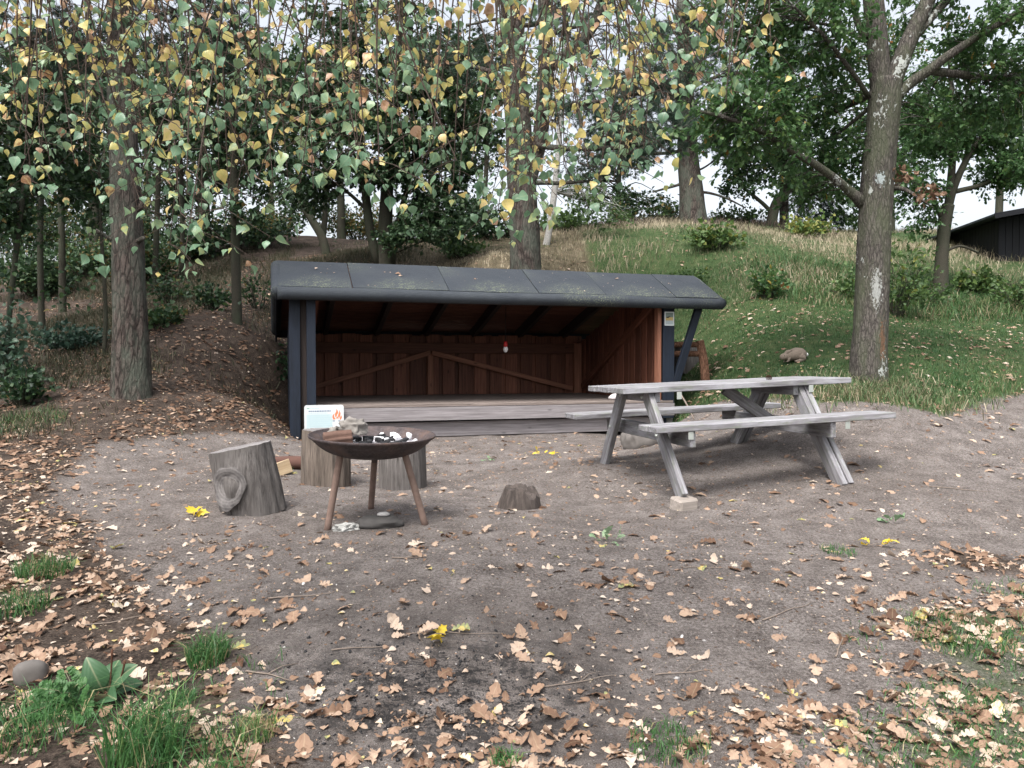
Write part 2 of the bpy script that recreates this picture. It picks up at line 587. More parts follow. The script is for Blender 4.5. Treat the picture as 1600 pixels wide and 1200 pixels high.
# stump: grey side with vertical fibres; top with rings
def stumpmat(name, dark, light, ringc):
    m, nt, b, o = new_mat(name)
    v = coords(nt, 'Object', (22, 22, 2.0))
    f = noise(nt, v, 1.5, 6, .65, .3)
    v2 = coords(nt, 'Object', (70, 70, 5))
    f2 = noise(nt, v2, 1.0, 4, .65)
    f = math_(nt, 'ADD', math_(nt, 'MULTIPLY', f, .6), math_(nt, 'MULTIPLY', f2, .4))
    col = ramp(nt, f, [(.32, dark), (.68, light)])
    pt = ramp(nt, noise(nt, coords(nt), 4.5, 5, .6), [(.42, 0.0), (.62, 1.0)])
    col = mix(nt, math_(nt, 'MULTIPLY', pt, .45), col, tuple(c * .55 for c in light))
    nt.links.new(col, b.inputs['Base Color'])
    bump(nt, b, f, .9, .018)
    return m


def ringmat(name, dark, light, ax='Z'):
    m, nt, b, o = new_mat(name)
    tc = nt.nodes.new('ShaderNodeTexCoord')
    w = nt.nodes.new('ShaderNodeTexWave')
    w.wave_type = 'RINGS'; w.rings_direction = ax
    w.inputs['Scale'].default_value = 16; w.inputs['Distortion'].default_value = 2.5; w.inputs['Detail'].default_value = 3
    w.inputs['Detail Scale'].default_value = 2
    nt.links.new(tc.outputs['Object'], w.inputs[0])
    n = noise(nt, coords(nt), 18, 6, .65)
    f = math_(nt, 'ADD', math_(nt, 'MULTIPLY', w.outputs[1], .10), math_(nt, 'MULTIPLY', n, .85))
    nt.links.new(ramp(nt, f, [(.3, dark), (.7, light)]), b.inputs['Base Color'])
    bump(nt, b, f, .5, .008)
    return m


M['stump'] = stumpmat('grey bare stump wood', (.026, .022, .020), (.185, .17, .162), None)
M['stump_bark'] = stumpmat('flaking stump wood', (.012, .010, .009), (.215, .175, .145), None)
M['stump_top'] = ringmat('weathered end grain', (.10, .093, .092), (.27, .252, .25))
M['cut_end'] = ringmat('pale cut log end', (.38, .29, .20), (.62, .52, .40))
M['knot'] = ringmat('dark knot scar', (.060, .055, .055), (.20, .186, .18), 'Y')

# rusty bowl
m, nt, b, o = new_mat('rusty steel')
v = coords(nt)
n = noise(nt, v, 7, 6, .65)
n2 = noise(nt, v, 60, 4, .7)
col = ramp(nt, n, [(.3, (.030, .025, .027)), (.5, (.062, .048, .047)), (.7, (.115, .076, .062))])
col = mix(nt, ramp(nt, n2, [(.45, 0.0), (.7, .55)]), col, (.125, .11, .115))
nt.links.new(col, b.inputs['Base Color'])
b.inputs['Roughness'].default_value = .7; b.inputs['Metallic'].default_value = .25
bump(nt, b, n2, .3, .003)
M['bowl'] = m
M['leg_rust'] = plain('rusted leg pipe', (.165, .115, .095), .85, .2, 0, .5, 26)
M['ash'] = plain('pale wood ash', (.40, .39, .41), 1, .05, 0, .5, 30)
M['white_ash'] = plain('white burnt wood', (.66, .66, .68), 1, .05, 0, .3, 40)
M['char'] = plain('black charcoal', (.012, .012, .014), .6, .4, 0, .5, 40)
M['char_log'] = plain('charred grey log', (.20, .185, .17), .9, .2, 0, .6, 18)
M['rust_log'] = plain('reddish brown burnt log', (.115, .07, .055), .9, .2, 0, .5, 20)
M['stone'] = plain('grey stone', (.27, .265, .26), .85, .25, 0, .3, 9)
M['black_stone'] = plain('dark slate stone', (.055, .052, .05), .8, .25, 0, .5, 14)
M['dark_stone'] = plain('dark grey stone', (.115, .105, .098), .85, .2, 0, .45, 12)
M['pale_stone'] = plain('pale bark flake', (.33, .33, .315), .85, .2, 0, .5, 18)
M['white'] = plain('white sign plastic', (.58, .61, .62), .4, .4, 0, .02, 4)
M['cyan'] = plain('pale blue print', (.44, .55, .57), .45, .4, 0, .03, 4)
M['ink'] = plain('dark blue print', (.09, .16, .25), .5, .3, 0, .03, 4)
M['ink_pale'] = plain('faded print', (.40, .52, .56), .5, .3, 0, .03, 4)
M['ink_green'] = plain('green print', (.16, .36, .25), .5, .3, 0, .03, 4)
M['flame'] = plain('orange red print', (.74, .20, .09), .5, .3, 0, .08, 30)
M['ochre'] = plain('ochre print', (.46, .34, .14), .5, .3, 0, .1, 30)
M['olive'] = plain('grey green print', (.17, .21, .19), .5, .3, 0, .1, 30)
M['greyblue'] = plain('grey blue print', (.36, .42, .44), .5, .3, 0, .1, 30)
M['red_plastic'] = plain('red plastic', (.42, .012, .012), .4, .4, 0, .03, 5)
M['bulb'] = plain('frosted white bulb', (.75, .76, .78), .3, .5, 0, .02, 5)
M['cord'] = plain('dark cord', (.02, .02, .02), .7, .2, 0, .05, 5)
M['cloth'] = plain('dirty white cloth', (.62, .58, .58), .9, .1, 0, .1, 20)
M['galv'] = plain('galvanised bracket', (.42, .45, .42), .5, .4, .5, .15, 20)
M['hut_paint'] = woodmat('black tarred wood', (.0025, .003, .005), (.007, .008, .012), .1, None, .6)
M['fur'] = plain('grey brown fur', (.17, .14, .115), 1, .05, 0, .35, 60)
M['fur_white'] = plain('white fur', (.72, .72, .70), 1, .05, 0, .1, 60)
M['fur_dark'] = plain('dark eye', (.01, .008, .006), .2, .5, 0, .1, 60)
M['clay_bark'] = stumpmat('rotten dark wood', (.014, .012, .011), (.115, .094, .084), None)
M['clay'] = plain('reddish brown wood', (.10, .055, .045), .9, .1, 0, .35, 14)
M['stick'] = plain('grey brown stick', (.19, .155, .13), .9, .1, 0, .35, 40)
M['cone'] = plain('brown pine cone', (.075, .035, .022), .8, .2, 0, .3, 60)
M['plantain'] = leafmat('dark plantain leaf', [(0, (.03, .075, .035)), (.5, (.06, .13, .06)), (1, (.12, .2, .09))], .25, .4, .5, mott=.5)

# ground
m, nt, b, o = new_mat('forest soil')
v = coords(nt)
n_big = noise(nt, v, .55, 5, .6)
n_mid = noise(nt, v, 5, 6, .65)
n_fine = noise(nt, v, 70, 5, .7)
n_grit = voro(nt, v, 130, 'F1')
n_tiny = noise(nt, v, 260, 3, .7)
dirt = ramp(nt, math_(nt, 'ADD', math_(nt, 'MULTIPLY', n_mid, .22), math_(nt, 'ADD', math_(nt, 'MULTIPLY', n_fine, .40), math_(nt, 'MULTIPLY', n_tiny, .38))),
            [(.40, (.047, .039, .034)), (.50, (.158, .138, .128)), (.60, (.335, .302, .283))])
dirt = mix(nt, ramp(nt, n_big, [(.42, 0.0), (.68, .35)]), dirt, (.11, .092, .082))
grit = ramp(nt, n_grit, [(.0, 1.0), (.22, 1.0), (.30, 0.0)])
sel = ramp(nt, noise(nt, v, 37, 2, .5), [(.54, 0.0), (.62, .8)])
dirt = mix(nt, math_(nt, 'MULTIPLY', grit, sel), dirt, (.36, .345, .34))
charm = math_(nt, 'MULTIPLY', attr(nt, 'char'), ramp(nt, math_(nt, 'ADD', math_(nt, 'MULTIPLY', noise(nt, v, 9, 6, .7), .5), math_(nt, 'MULTIPLY', n_fine, .5)), [(.47, 0.0), (.54, .92)]))
dirt = mix(nt, charm, dirt, (.018, .018, .019))
humus = ramp(nt, math_(nt, 'ADD', math_(nt, 'MULTIPLY', n_mid, .4), math_(nt, 'MULTIPLY', n_fine, .6)),
             [(.40, (.022, .017, .014)), (.5, (.062, .047, .038)), (.62, (.125, .098, .08))])
turf = ramp(nt, math_(nt, 'ADD', math_(nt, 'MULTIPLY', n_mid, .5), math_(nt, 'MULTIPLY', n_fine, .5)),
            [(.40, (.02, .042, .015)), (.5, (.042, .07, .026)), (.62, (.085, .095, .045))])
dry = ramp(nt, math_(nt, 'ADD', math_(nt, 'MULTIPLY', n_mid, .5), math_(nt, 'MULTIPLY', n_fine, .5)),
           [(.40, (.045, .036, .025)), (.5, (.10, .085, .055)), (.62, (.19, .155, .11))])
def zone(name):
    a = math_(nt, 'ADD', attr(nt, name), math_(nt, 'MULTIPLY', math_(nt, 'SUBTRACT', n_mid, .5), 1.3))
    return ramp(nt, a, [(.30, 0.0), (.70, 1.0)])
col = mix(nt, zone('humus'), dirt, humus)
col = mix(nt, zone('dry'), col, dry)
col = mix(nt, zone('turf'), col, turf)
nt.links.new(col, b.inputs['Base Color'])
b.inputs['Roughness'].default_value = .95
b.inputs['Specular IOR Level'].default_value = .12
bump(nt, b, math_(nt, 'ADD', math_(nt, 'MULTIPLY', n_fine, .5), math_(nt, 'ADD', math_(nt, 'ADD', math_(nt, 'MULTIPLY', n_mid, .7), math_(nt, 'MULTIPLY', n_tiny, .25)), math_(nt, 'MULTIPLY', math_(nt, 'MULTIPLY', grit, sel), .4))), 1.0, .03)
M['ground'] = m

# ------------------------------------------------------------------ terrain
SH_X, SH_Y, SH_R = -2.34, 9.3, 0.30           # shelter: opening's left end, turn
_c, _s = math.cos(SH_R), math.sin(SH_R)


def sh(u, v): return np.array([SH_X + _c * u - _s * v, SH_Y + _s * u + _c * v])


CP = [(-5, -4, -.25), (0, -4, -.3), (5, -4, -.25), (-3, 1, -.22), (0, 1, -.22), (3, 1, -.2), (-7, 2, .1), (7, 2, 0)]
for q in [(800, 1200, 2.33), (0, 1200, 2.3), (1600, 1200, 2.4), (800, 1000, 3.15), (0, 1000, 3.2), (1600, 1000, 3.25), (560, 825, 4.75),
          (800, 850, 4.35), (1200, 850, 4.5), (1590, 850, 4.6), (1062, 795, 5.4), (1320, 748, 5.9), (1165, 703, 6.9), (945, 727, 6.8),
          (380, 797, 5.2), (500, 762, 6.2), (700, 740, 7.2), (800, 700, 8.6), (650, 700, 8.8), (960, 702, 8.6), (470, 688, 9.2),
          (100, 700, 6.8), (0, 800, 5), (0, 900, 3.9), (0, 700, 6.7), (0, 640, 8.5), (205, 615, 8.75), (300, 640, 8.6), (405, 640, 9.3),
          (420, 560, 11.7), (60, 560, 11), (330, 470, 14.5), (400, 400, 20), (440, 372, 22), (50, 480, 16), (100, 410, 24), (240, 400, 24),
          (700, 415, 16.5), (600, 400, 17.5), (820, 425, 14.5), (550, 380, 22), (700, 372, 23), (900, 360, 23), (1000, 400, 17), (1000, 348, 24),
          (1150, 420, 15.5), (1300, 362, 23), (1150, 480, 13.3), (1250, 562, 10), (1160, 560, 10.8), (1110, 630, 9.9), (1140, 640, 9),
          (1355, 592, 9), (1400, 648, 7.3), (1300, 632, 7.8), (1450, 640, 7.8), (1600, 610, 9), (1600, 700, 6.8), (1500, 700, 6.6), (1600, 800, 5.2),
          (1450, 500, 12.5), (1580, 500, 12.5), (1580, 425, 17), (1400, 430, 16), (1450, 366, 23), (1600, 366, 25)]:
    CP.append(tuple(at(*q)))
for u in (-.2, 1.2, 2.4, 3.6, 4.7):
    for v, z in ((.1, .11), (1.2, .12), (2.4, .16)):
        CP.append((*sh(u, v), z + .03 * u * (v > 1)))
for u in (.5, 2.4, 4.5):
    CP.append((*sh(u, 4.0), 1.15))
CP += [(-15, 10, 1.7), (-15, 0, .5), (-13, 20, 3.4), (15, 4, .4), (15, 12, 2.0), (17, 20, 4.2), (-10, 35, 4.5), (0, 35, 5.2), (12, 35, 5.0),
       (-25, 30, 4.5), (30, 30, 5), (-30, 5, 1.5), (30, 5, 1.5), (0, 60, 3.5), (-50, 60, 4), (50, 60, 3.5), (0, -30, -1), (-50, -30, 0), (50, -30, 0)]
CP = np.array(CP)
_S = 10.0


def _tps(r2): return np.where(r2 > 0, r2 * np.log(np.maximum(r2, 1e-12)) * .5, 0)


_n = len(CP)
_XY = CP[:, :2] / _S
_K = _tps(((_XY[:, None] - _XY[None]) ** 2).sum(-1)) + np.eye(_n) * 2e-4
_P = np.hstack([np.ones((_n, 1)), _XY])
_A = np.zeros((_n + 3, _n + 3)); _A[:_n, :_n] = _K; _A[:_n, _n:] = _P; _A[_n:, :_n] = _P.T
_W = np.linalg.solve(_A, np.concatenate([CP[:, 2], np.zeros(3)]))


def smooth(a, b, x):
    t = np.clip((x - a) / (b - a), 0, 1)
    return t * t * (3 - 2 * t)


def gz(x, y, fine=True):
    x = np.asarray(x, float); y = np.asarray(y, float)
    sh_ = x.shape
    q = np.stack([x.ravel(), y.ravel()], -1)
    far = np.maximum(np.abs(q[:, 0]) / 55, np.abs(q[:, 1] - 10) / 55)
    qc = q / np.maximum(far, 1)[:, None]
    out = np.empty(len(q))
    for i in range(0, len(q), 40000):
        p = qc[i:i + 40000] / _S
        r2 = ((p[:, None] - _XY[None]) ** 2).sum(-1)
        out[i:i + 40000] = _tps(r2) @ _W[:_n] + _W[_n] + p @ _W[_n + 1:]
    out = out.reshape(sh_)
    if fine:
        p3 = np.stack([x, y, 0 * x], -1)
        u = _c * (x - SH_X) + _s * (y - SH_Y); v = -_s * (x - SH_X) + _c * (y - SH_Y)
        m = smooth(-.28, -.08, u) * smooth(4.85, 4.65, u) * smooth(-.1, .15, v) * smooth(3.2, 3.0, v)
        out = out * (1 - m) + np.minimum(out, .12) * m
        out = out + .030 * fbm(p3 * 1.3, 3) + .012 * fbm(p3 * 6, 3) + smooth(12, 18, y) * .10 * fbm(p3 * .8, 3)
    return out


def zones(x, y):
    """bare ground, leaf mould, turf, dry grass weights from the layout of the place"""
    x = np.asarray(x, float); y = np.asarray(y, float)
    p3 = np.stack([x, y, 0 * x], -1)
    wob = .5 * fbm(p3 * .7, 3)
    # left forest edge: from (-1.6, 2.3) to (-4, 6.5) to (-4, 12)
    left_edge = np.interp(y, [0, 2.2, 3.2, 4.4, 5.5, 7, 8.8, 9.6, 11, 40], [-.3, -.45, -.95, -2.3, -3.2, -3.5, -2.4, -2.0, -2.0, -2.0])
    humus = smooth(-.3, .5, left_edge - x + wob)
    right_edge = np.interp(y, [0, 2.2, 2.8, 3.4, 4.0, 4.4], [.3, .55, 1.0, 1.5, 2.6, 9])
    turf = smooth(-.2, .5, x - right_edge + wob) * smooth(4.4, 3.6, y + wob * .5) * .5
    # lawn on the right behind the table
    lawn_front = np.interp(x, [1.5, 2.6, 3.2, 4.2, 5.0, 6.5, 9], [10.5, 9.6, 8.0, 7.5, 8.2, 9.2, 10])
    inx = smooth(1.9, 2.7, x - np.interp(y, [9, 13], [0.2, -.6]))
    lawn = smooth(-.3, .4, y - lawn_front + wob * .5) * inx
    turf = np.maximum(turf, lawn)
    hill_front = np.interp(x, [-9, -3.5, -1, 0, 2, 3, 6, 10], [14, 16, 13.5, 13, 13, 13.2, 12.8, 12.8])
    dry = smooth(-.5, 1.5, y - hill_front + wob) * smooth(-4.5, -1.0, x + .25 * wob)
    humus = np.maximum(humus, .9 * np.exp(-(((x - 2.62) / .34) ** 2 + ((y - 4.3) / .22) ** 2)))
    return humus, turf, dry


def axis(lo, hi, step, far_lo, far_hi):
    a = list(np.arange(lo, hi, step))
    s, v = step, hi
    while v < far_hi:
        a.append(v); s *= 1.12; v += s
    a.append(far_hi)
    s, v = step, lo
    pre = []
    while v > far_lo:
        s *= 1.12; v -= s; pre.append(max(v, far_lo))
    return np.array(pre[::-1] + a)


gx = axis(-6, 7, .055, -400, 400)
gy = axis(1.6, 12, .05, -400, 400)
X, Y = np.meshgrid(gx, gy)
Zg = gz(X, Y)
nx, ny = len(gx), len(gy)
i = (np.arange(ny - 1)[:, None] * nx + np.arange(nx - 1)[None])
Q = np.stack([i, i + 1, i + nx + 1, i + nx], -1).reshape(-1, 4)
hu, tu, dr = zones(X, Y)
ch = np.clip(1.15 * np.exp(-(((X + .25) / .75) ** 2 + ((Y - 2.75) / .55) ** 2)), 0, 1)
ch = np.maximum(ch, .5 * np.exp(-(((X + 1.0) / .5) ** 2 + ((Y - 3.6) / .6) ** 2)))
gm = np_mesh('ground', np.stack([X, Y, Zg], -1).reshape(-1, 3), Q, M['ground'],
             {'humus': hu.ravel(), 'turf': tu.ravel(), 'dry': dr.ravel(), 'char': ch.ravel()})
ground = link('ground', gm)
tag(ground, 'grey trodden dirt rising into a leafy wooded hillside', None, None, 'structure')


def on_ground(px, py, d): 
    p = at(px, py, d)
    return np.array([p[0], p[1], float(gz(p[0], p[1]))])


# ------------------------------------------------------------------ leaf templates  (x along the leaf, y across)
def leaf_template(side, curl=.15, fold=.12, stalk=.0):
    """side: list of (x, halfwidth) along the leaf. Two strips left/right of the midrib, triangulated."""
    s = np.array(side, float)
    n = len(s)
    zc = -curl * (s[:, 0] - .4) ** 2
    mid = np.stack([s[:, 0], 0 * s[:, 0], zc], -1)
    L = np.stack([s[:, 0] , s[:, 1], zc + fold * s[:, 1]], -1)
    R = np.stack([s[:, 0], -s[:, 1], zc + fold * s[:, 1]], -1)
    V = np.vstack([mid, L, R])
    T = []
    for k in range(n - 1):
        if s[k, 1] > 1e-6: T += [(k, k + 1, n + k)]
        if s[k + 1, 1] > 1e-6: T += [(k + 1, n + k + 1, n + k)]
        if s[k, 1] > 1e-6: T += [(k, 2 * n + k, k + 1)]
        if s[k + 1, 1] > 1e-6: T += [(k + 1, 2 * n + k, 2 * n + k + 1)]
    T = np.array(T)
    use = np.unique(T)
    re = -np.ones(3 * n, int); re[use] = np.arange(len(use))
    V = V[use]; T = re[T]
    hw = s[:, 1].max()
    return V, T, V[:, 0].copy(), V[:, 1] / hw * .5


BIRCH = [leaf_template([(0, 0), (.10, .22), (.22, .37), (.34, .40), (.50, .31), (.68, .17), (.85, .06), (1, 0)], c, f) for c, f in ((.35, .25), (-.1, .45), (.7, .1))]
BIRCH += [leaf_template([(0, 0), (.06, .25), (.18, .42), (.33, .44), (.5, .36), (.7, .2), (.88, .07), (1, 0)], .5, -.3)]
_oak = [(0, 0), (.07, .03), (.14, .05), (.19, .12), (.25, .14), (.29, .09), (.32, .065), (.36, .17), (.44, .23), (.49, .17), (.51, .10), (.56, .22), (.66, .29), (.72, .21), (.735, .14), (.80, .21), (.88, .20), (.93, .13), (.975, .10), (1, 0)]


def crumple(T, k, amt=.10, bow=0.0):
    V, F_, lx, ly = T
    V = V.copy()
    V[:, 2] += amt * fbm(V * np.array([4.5, 4.5, 1]) + 13.7 * k, 3) + amt * .8 * V[:, 1] * math.sin(k * 2.1)
    V[:, 1] += bow * (V[:, 0] - .2) ** 2
    V[:, 1] *= 1 + .12 * math.sin(k * 3.3)
    return V, F_, lx, ly


OAK = [crumple(leaf_template([(x, w * (1 + .10 * math.sin(9 * x + k))) for x, w in _oak], c, f), k, am, bw)
       for k, (c, f, am, bw) in enumerate(((.5, .35, .15, .1), (1.0, .2, .2, -.15), (-.6, .45, .2, .2), (.8, -.4, .2, -.1), (.2, .1, .22, .12), (1.5, .5, .25, .1), (-.9, -.3, .25, -.2), (.4, .7, .2, .0), (.3, -.15, .3, .25)))]
OAK_LOW = [leaf_template([(0, 0), (.25, .16), (.33, .10), (.55, .29), (.66, .18), (.8, .24), (1, 0)], c, f) for c, f in ((.5, .3), (1.0, -.2))]
ROUND = [leaf_template([(0, 0), (.2, .25), (.5, .36), (.8, .22), (1, 0)], c, f) for c, f in ((.4, .3), (.9, .1))]
SIMPLE = [leaf_template([(0, 0), (.45, .33), (1, 0)], c, f) for c, f in ((.4, .3), (.8, -.2))]
MAPLE = [leaf_template([(0, .05), (.02, .30), (.18, .20), (.30, .50), (.45, .24), (.62, .34), (.72, .12), (1, 0)], c, f) for c, f in ((.5, .2), (.8, -.2))]


def _tuft(n, w, spread):
    V, T = [], []
    r = np.random.default_rng(n)
    for k in range(n):
        d = r.normal(size=3); d[0] = abs(d[0]) + spread; d /= np.linalg.norm(d)
        s = np.cross(d, r.normal(size=3)); s /= np.linalg.norm(s)
        b0 = np.array([r.uniform(-.3, .3), 0, 0])
        a = len(V)
        V += [b0 + s * w, b0 - s * w, b0 + d * r.uniform(.7, 1.1)]
        T.append((a, a + 1, a + 2))
    V = np.array(V)
    return V, np.array(T), V[:, 0] * 0, V[:, 0] * 0 + .5


TUFT = [_tuft(14, .045, .3), _tuft(15, .045, .5), _tuft(16, .045, .1)]


def orient(D, N):
    D = D / (np.linalg.norm(D, axis=1)[:, None] + 1e-9)
    N = N - D * (N * D).sum(1)[:, None]
    N = N / (np.linalg.norm(N, axis=1)[:, None] + 1e-9)
    B = np.cross(N, D)
    return np.stack([D, B, N], -1)            # columns = axes


def scatter(name, temps, P, D, N, size, tint, mat, off=(0, 0, 0)):
    """one mesh holding a copy of a template at every P"""
    R = orient(D, N)
    k = rng.integers(0, len(temps), len(P))
    Vs, Ts, ti, LX, LY, base = [], [], [], [], [], 0
    for j, (V, T, lx, ly) in enumerate(temps):
        s = np.where(k == j)[0]
        if not len(s): continue
        W = np.einsum('nij,vj->nvi', R[s], V) * size[s][:, None, None] + P[s][:, None, :]
        nv = len(V)
        Vs.append(W.reshape(-1, 3))
        Ts.append((T[None] + (np.arange(len(s)) * nv)[:, None, None]).reshape(-1, 3) + base)
        ti.append(np.repeat(tint[s], nv)); LX.append(np.tile(lx, len(s))); LY.append(np.tile(ly, len(s)))
        base += nv * len(s)
    return np_mesh(name, np.vstack(Vs) - np.asarray(off), np.vstack(Ts), mat,
                   {'tint': np.concatenate(ti), 'lx': np.concatenate(LX), 'ly': np.concatenate(LY)})


def rnd_dir(n, zb=0.0, zs=1.0):
    d = rng.normal(size=(n, 3)); d[:, 2] = d[:, 2] * zs + zb
    return d / np.linalg.norm(d, axis=1)[:, None]


def blades(name, P, h, w, lean, tint, mat, off=(0, 0, 0)):
    n = len(P)
    a = rng.uniform(0, 2 * np.pi, n)
    s = np.stack([np.cos(a), np.sin(a), 0 * a], -1)
    la = rng.uniform(0, 2 * np.pi, n)
    l = np.stack([np.cos(la), np.sin(la), 0 * la], -1) * lean[:, None]
    up = np.array([0, 0, 1.])
    p1 = P + (up * .5 + l * .22) * h[:, None]
    p2 = P + (up * (1 - .45 * np.minimum(lean, 1.4))[:, None] + l * .85) * h[:, None]
    V = np.stack([P - s * w[:, None], P + s * w[:, None], p1 + s * w[:, None] * .75, p1 - s * w[:, None] * .75, p2], 1).reshape(-1, 3)
    b = (np.arange(n) * 5)[:, None]
    Q = b + np.array([[0, 1, 2, 3]]); T = b + np.array([[3, 2, 4]])
    z = np.zeros(n * 5)
    return np_mesh(name, V - np.asarray(off), [Q, T], mat, {'tint': np.repeat(tint, 5), 'lx': z, 'ly': z + .5})


# ------------------------------------------------------------------ shelter
SHM = Matrix.Translation(Vector((SH_X, SH_Y, 0))) @ Matrix.Rotation(SH_R, 4, 'Z')
shel = thing('lean_to_shelter', 'long low wooden lean-to shelter with open front and slate grey felt roof', 'shelter', m=SHM)
L_, D_ = 4.58, 2.9
FLZ = 0.545
BW, BR, BK = M['black_paint'], M['brown_wood'], M['dark_beam']
# floor
nb = 14
for k in range(nb):
    v0 = .0 + k * (D_ / nb)
    board('floor_board', shel, (-.02, v0 + D_ / nb / 2, FLZ - .018), (L_ + .2, v0 + D_ / nb / 2, FLZ - .018), D_ / nb - .008, .035, M['floor_wood'])
board('floor_beam', shel, (-.02, .035, .420), (L_ + .22, .035, .420), .07, .168, M['grey_beam'])
board('sill_beam', shel, (-.10, .16, .215), (L_ + .25, .16, .225), .10, .185, M['grey_beam'])
for k in range(5):
    board('joist', shel, (.05 + k * 1.13, .11, .43), (.05 + k * 1.13, D_, .43), .05, .15, M['dark_beam'])
# back wall: recessed boards, then proud boards
cyc = .268
nc = int(L_ / cyc) + 1
for k in range(nc):
    u = .02 + k * cyc + .1
    if u > L_: break
    zt = 1.52
    board('wall_board', shel, (u, D_ + .012, FLZ), (u, D_ + .012, zt + random.uniform(-.02, .02)), .205, .02, BR, (0, 1, 0))
    if u + cyc / 2 < L_:
        board('wall_board', shel, (u + cyc / 2, D_ + .050, FLZ - .02), (u + cyc / 2, D_ + .050, zt), .15, .02, BR, (0, 1, 0))
# right side wall inside
cy2 = .19
for k in range(15):
    v = .16 + k * cy2
    zt = 2.12 - abs(v - .64) * (.30 if v > .64 else .45)
    board('wall_board', shel, (L_ + .03, v, FLZ), (L_ + .03, v, zt), .135, .02, BR, (1, 0, 0))
    board('wall_board', shel, (L_ + .053, v + cy2 / 2, FLZ), (L_ + .053, v + cy2 / 2, zt - .03), .12, .02, BR, (1, 0, 0))
# left wall inside
for k in range(15):
    v = .16 + k * cy2
    zt = 2.12 - abs(v - .64) * (.30 if v > .64 else .45)
    board('wall_board', shel, (-.03, v, FLZ), (-.03, v, zt), .135, .02, BR, (1, 0, 0))
    board('wall_board', shel, (-.053, v + cy2 / 2, FLZ), (-.053, v + cy2 / 2, zt - .03), .12, .02, BR, (1, 0, 0))
# outer skin, painted
for side, u0 in ((-1, -.265), (1, L_ + .12)):
    for k in range(15):
        v = .14 + k * .2
        zt = 2.10 - abs(v - .64) * (.30 if v > .64 else .45)
        board('cladding_board', shel, (u0, v, .16), (u0, v, zt), .15, .022, BW, (1, 0, 0))
        board('cladding_board', shel, (u0 - side * .024, v + .1, .16), (u0 - side * .024, v + .1, zt - .03), .12, .022, BW, (1, 0, 0))
for k in range(23):
    board('cladding_board', shel, (-.1 + k * .213, D_ + .10, .5), (-.1 + k * .213, D_ + .10, 1.50), .2, .022, BW, (0, 1, 0))
# front left corner: post, recess, corner board
board('post', shel, (-.058, .02, .11), (-.058, .02, 1.90), .105, .09, BW, (0, 1, 0))
board('post', shel, (-.14, .11, .11), (-.14, .11, 1.95), .08, .05, BK, (0, 1, 0))
board('corner_board', shel, (-.245, .06, .10), (-.245, .06, 1.92), .125, .05, BW, (0, 1, 0))
# front right: brown stud, painted board, strut
board('stud', shel, (L_ + .006, .09, FLZ), (L_ + .006, .09, 1.92), .055, .10, M['brace_wood'], (0, 1, 0))
board('post', shel, (L_ + .128, .02, .30), (L_ + .128, .02, 1.93), .17, .03, BW, (0, 1, 0))
board('roof_strut', shel, (L_ + .23, .03, .74), (L_ + .575, -.02, 1.84), .10, .06, BW, (0, 1, 0))
# inside framing
board('wall_plate', shel, (.0, D_ - .03, 1.30), (L_, D_ - .03, 1.30), .05, .17, BR)
board('corner_post', shel, (L_ - .075, D_ - .055, FLZ), (L_ - .075, D_ - .055, 1.40), .13, .06, M['brace_wood'], (0, 1, 0))
board('corner_post', shel, (.06, D_ - .055, FLZ), (.06, D_ - .055, 1.40), .10, .06, M['brace_wood'], (0, 1, 0))
cu = 1.95
board('wall_post', shel, (cu, D_ - .03, FLZ), (cu, D_ - .03, 1.21), .095, .045, M['brace_wood'], (0, 1, 0))
board('wall_brace', shel, (.03, D_ - .085, .66), (cu - .01, D_ - .085, 1.225), .075, .045, M['brace_wood'], (0, 1, 0))
board('wall_brace', shel, (cu + .01, D_ - .085, 1.225), (L_ - .18, D_ - .085, .62), .075, .045, M['brace_wood'], (0, 1, 0))
board('wall_brace', shel, (L_ - .02, .25, 1.85), (L_ - .02, D_ - .15, .66), .09, .05, BR, (1, 0, 0))
board('wall_brace', shel, (.02, .25, 1.85), (.02, D_ - .15, .66), .09, .05, BR, (1, 0, 0))
# roof
UL, UR = -.44, 5.45
VF, ZF_TOP = -.10, 1.945
VR, ZR = .64, 2.334
VB, ZB = 3.22, 1.625


def roof_z(v): return ZF_TOP + (v - VF) / (VR - VF) * (ZR - ZF_TOP) if v < VR else ZR + (v - VR) / (VB - VR) * (ZB - ZR)


rn1 = Vector((0, -(ZR - ZF_TOP), VR - VF)).normalized()
rn2 = Vector((0, (ZR - ZB), VB - VR)).normalized()
# sheathing boards seen from below
for k in range(4):
    v = VF + .02 + (k + .5) * (VR - VF) / 4
    z = roof_z(v) - .045
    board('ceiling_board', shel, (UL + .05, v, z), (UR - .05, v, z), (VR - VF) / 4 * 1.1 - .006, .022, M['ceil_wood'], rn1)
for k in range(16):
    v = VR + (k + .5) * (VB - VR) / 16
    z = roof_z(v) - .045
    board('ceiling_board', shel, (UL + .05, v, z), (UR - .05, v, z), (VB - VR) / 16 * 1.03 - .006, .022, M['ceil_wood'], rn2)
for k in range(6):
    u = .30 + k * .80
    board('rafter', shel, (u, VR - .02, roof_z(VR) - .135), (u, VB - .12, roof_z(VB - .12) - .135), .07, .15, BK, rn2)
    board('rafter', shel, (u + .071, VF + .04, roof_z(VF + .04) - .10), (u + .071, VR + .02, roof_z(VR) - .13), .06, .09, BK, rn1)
board('lintel_beam', shel, (-.1, .09, 1.88), (L_ + .12, .09, 1.88), .06, .14, M['dark_beam'])
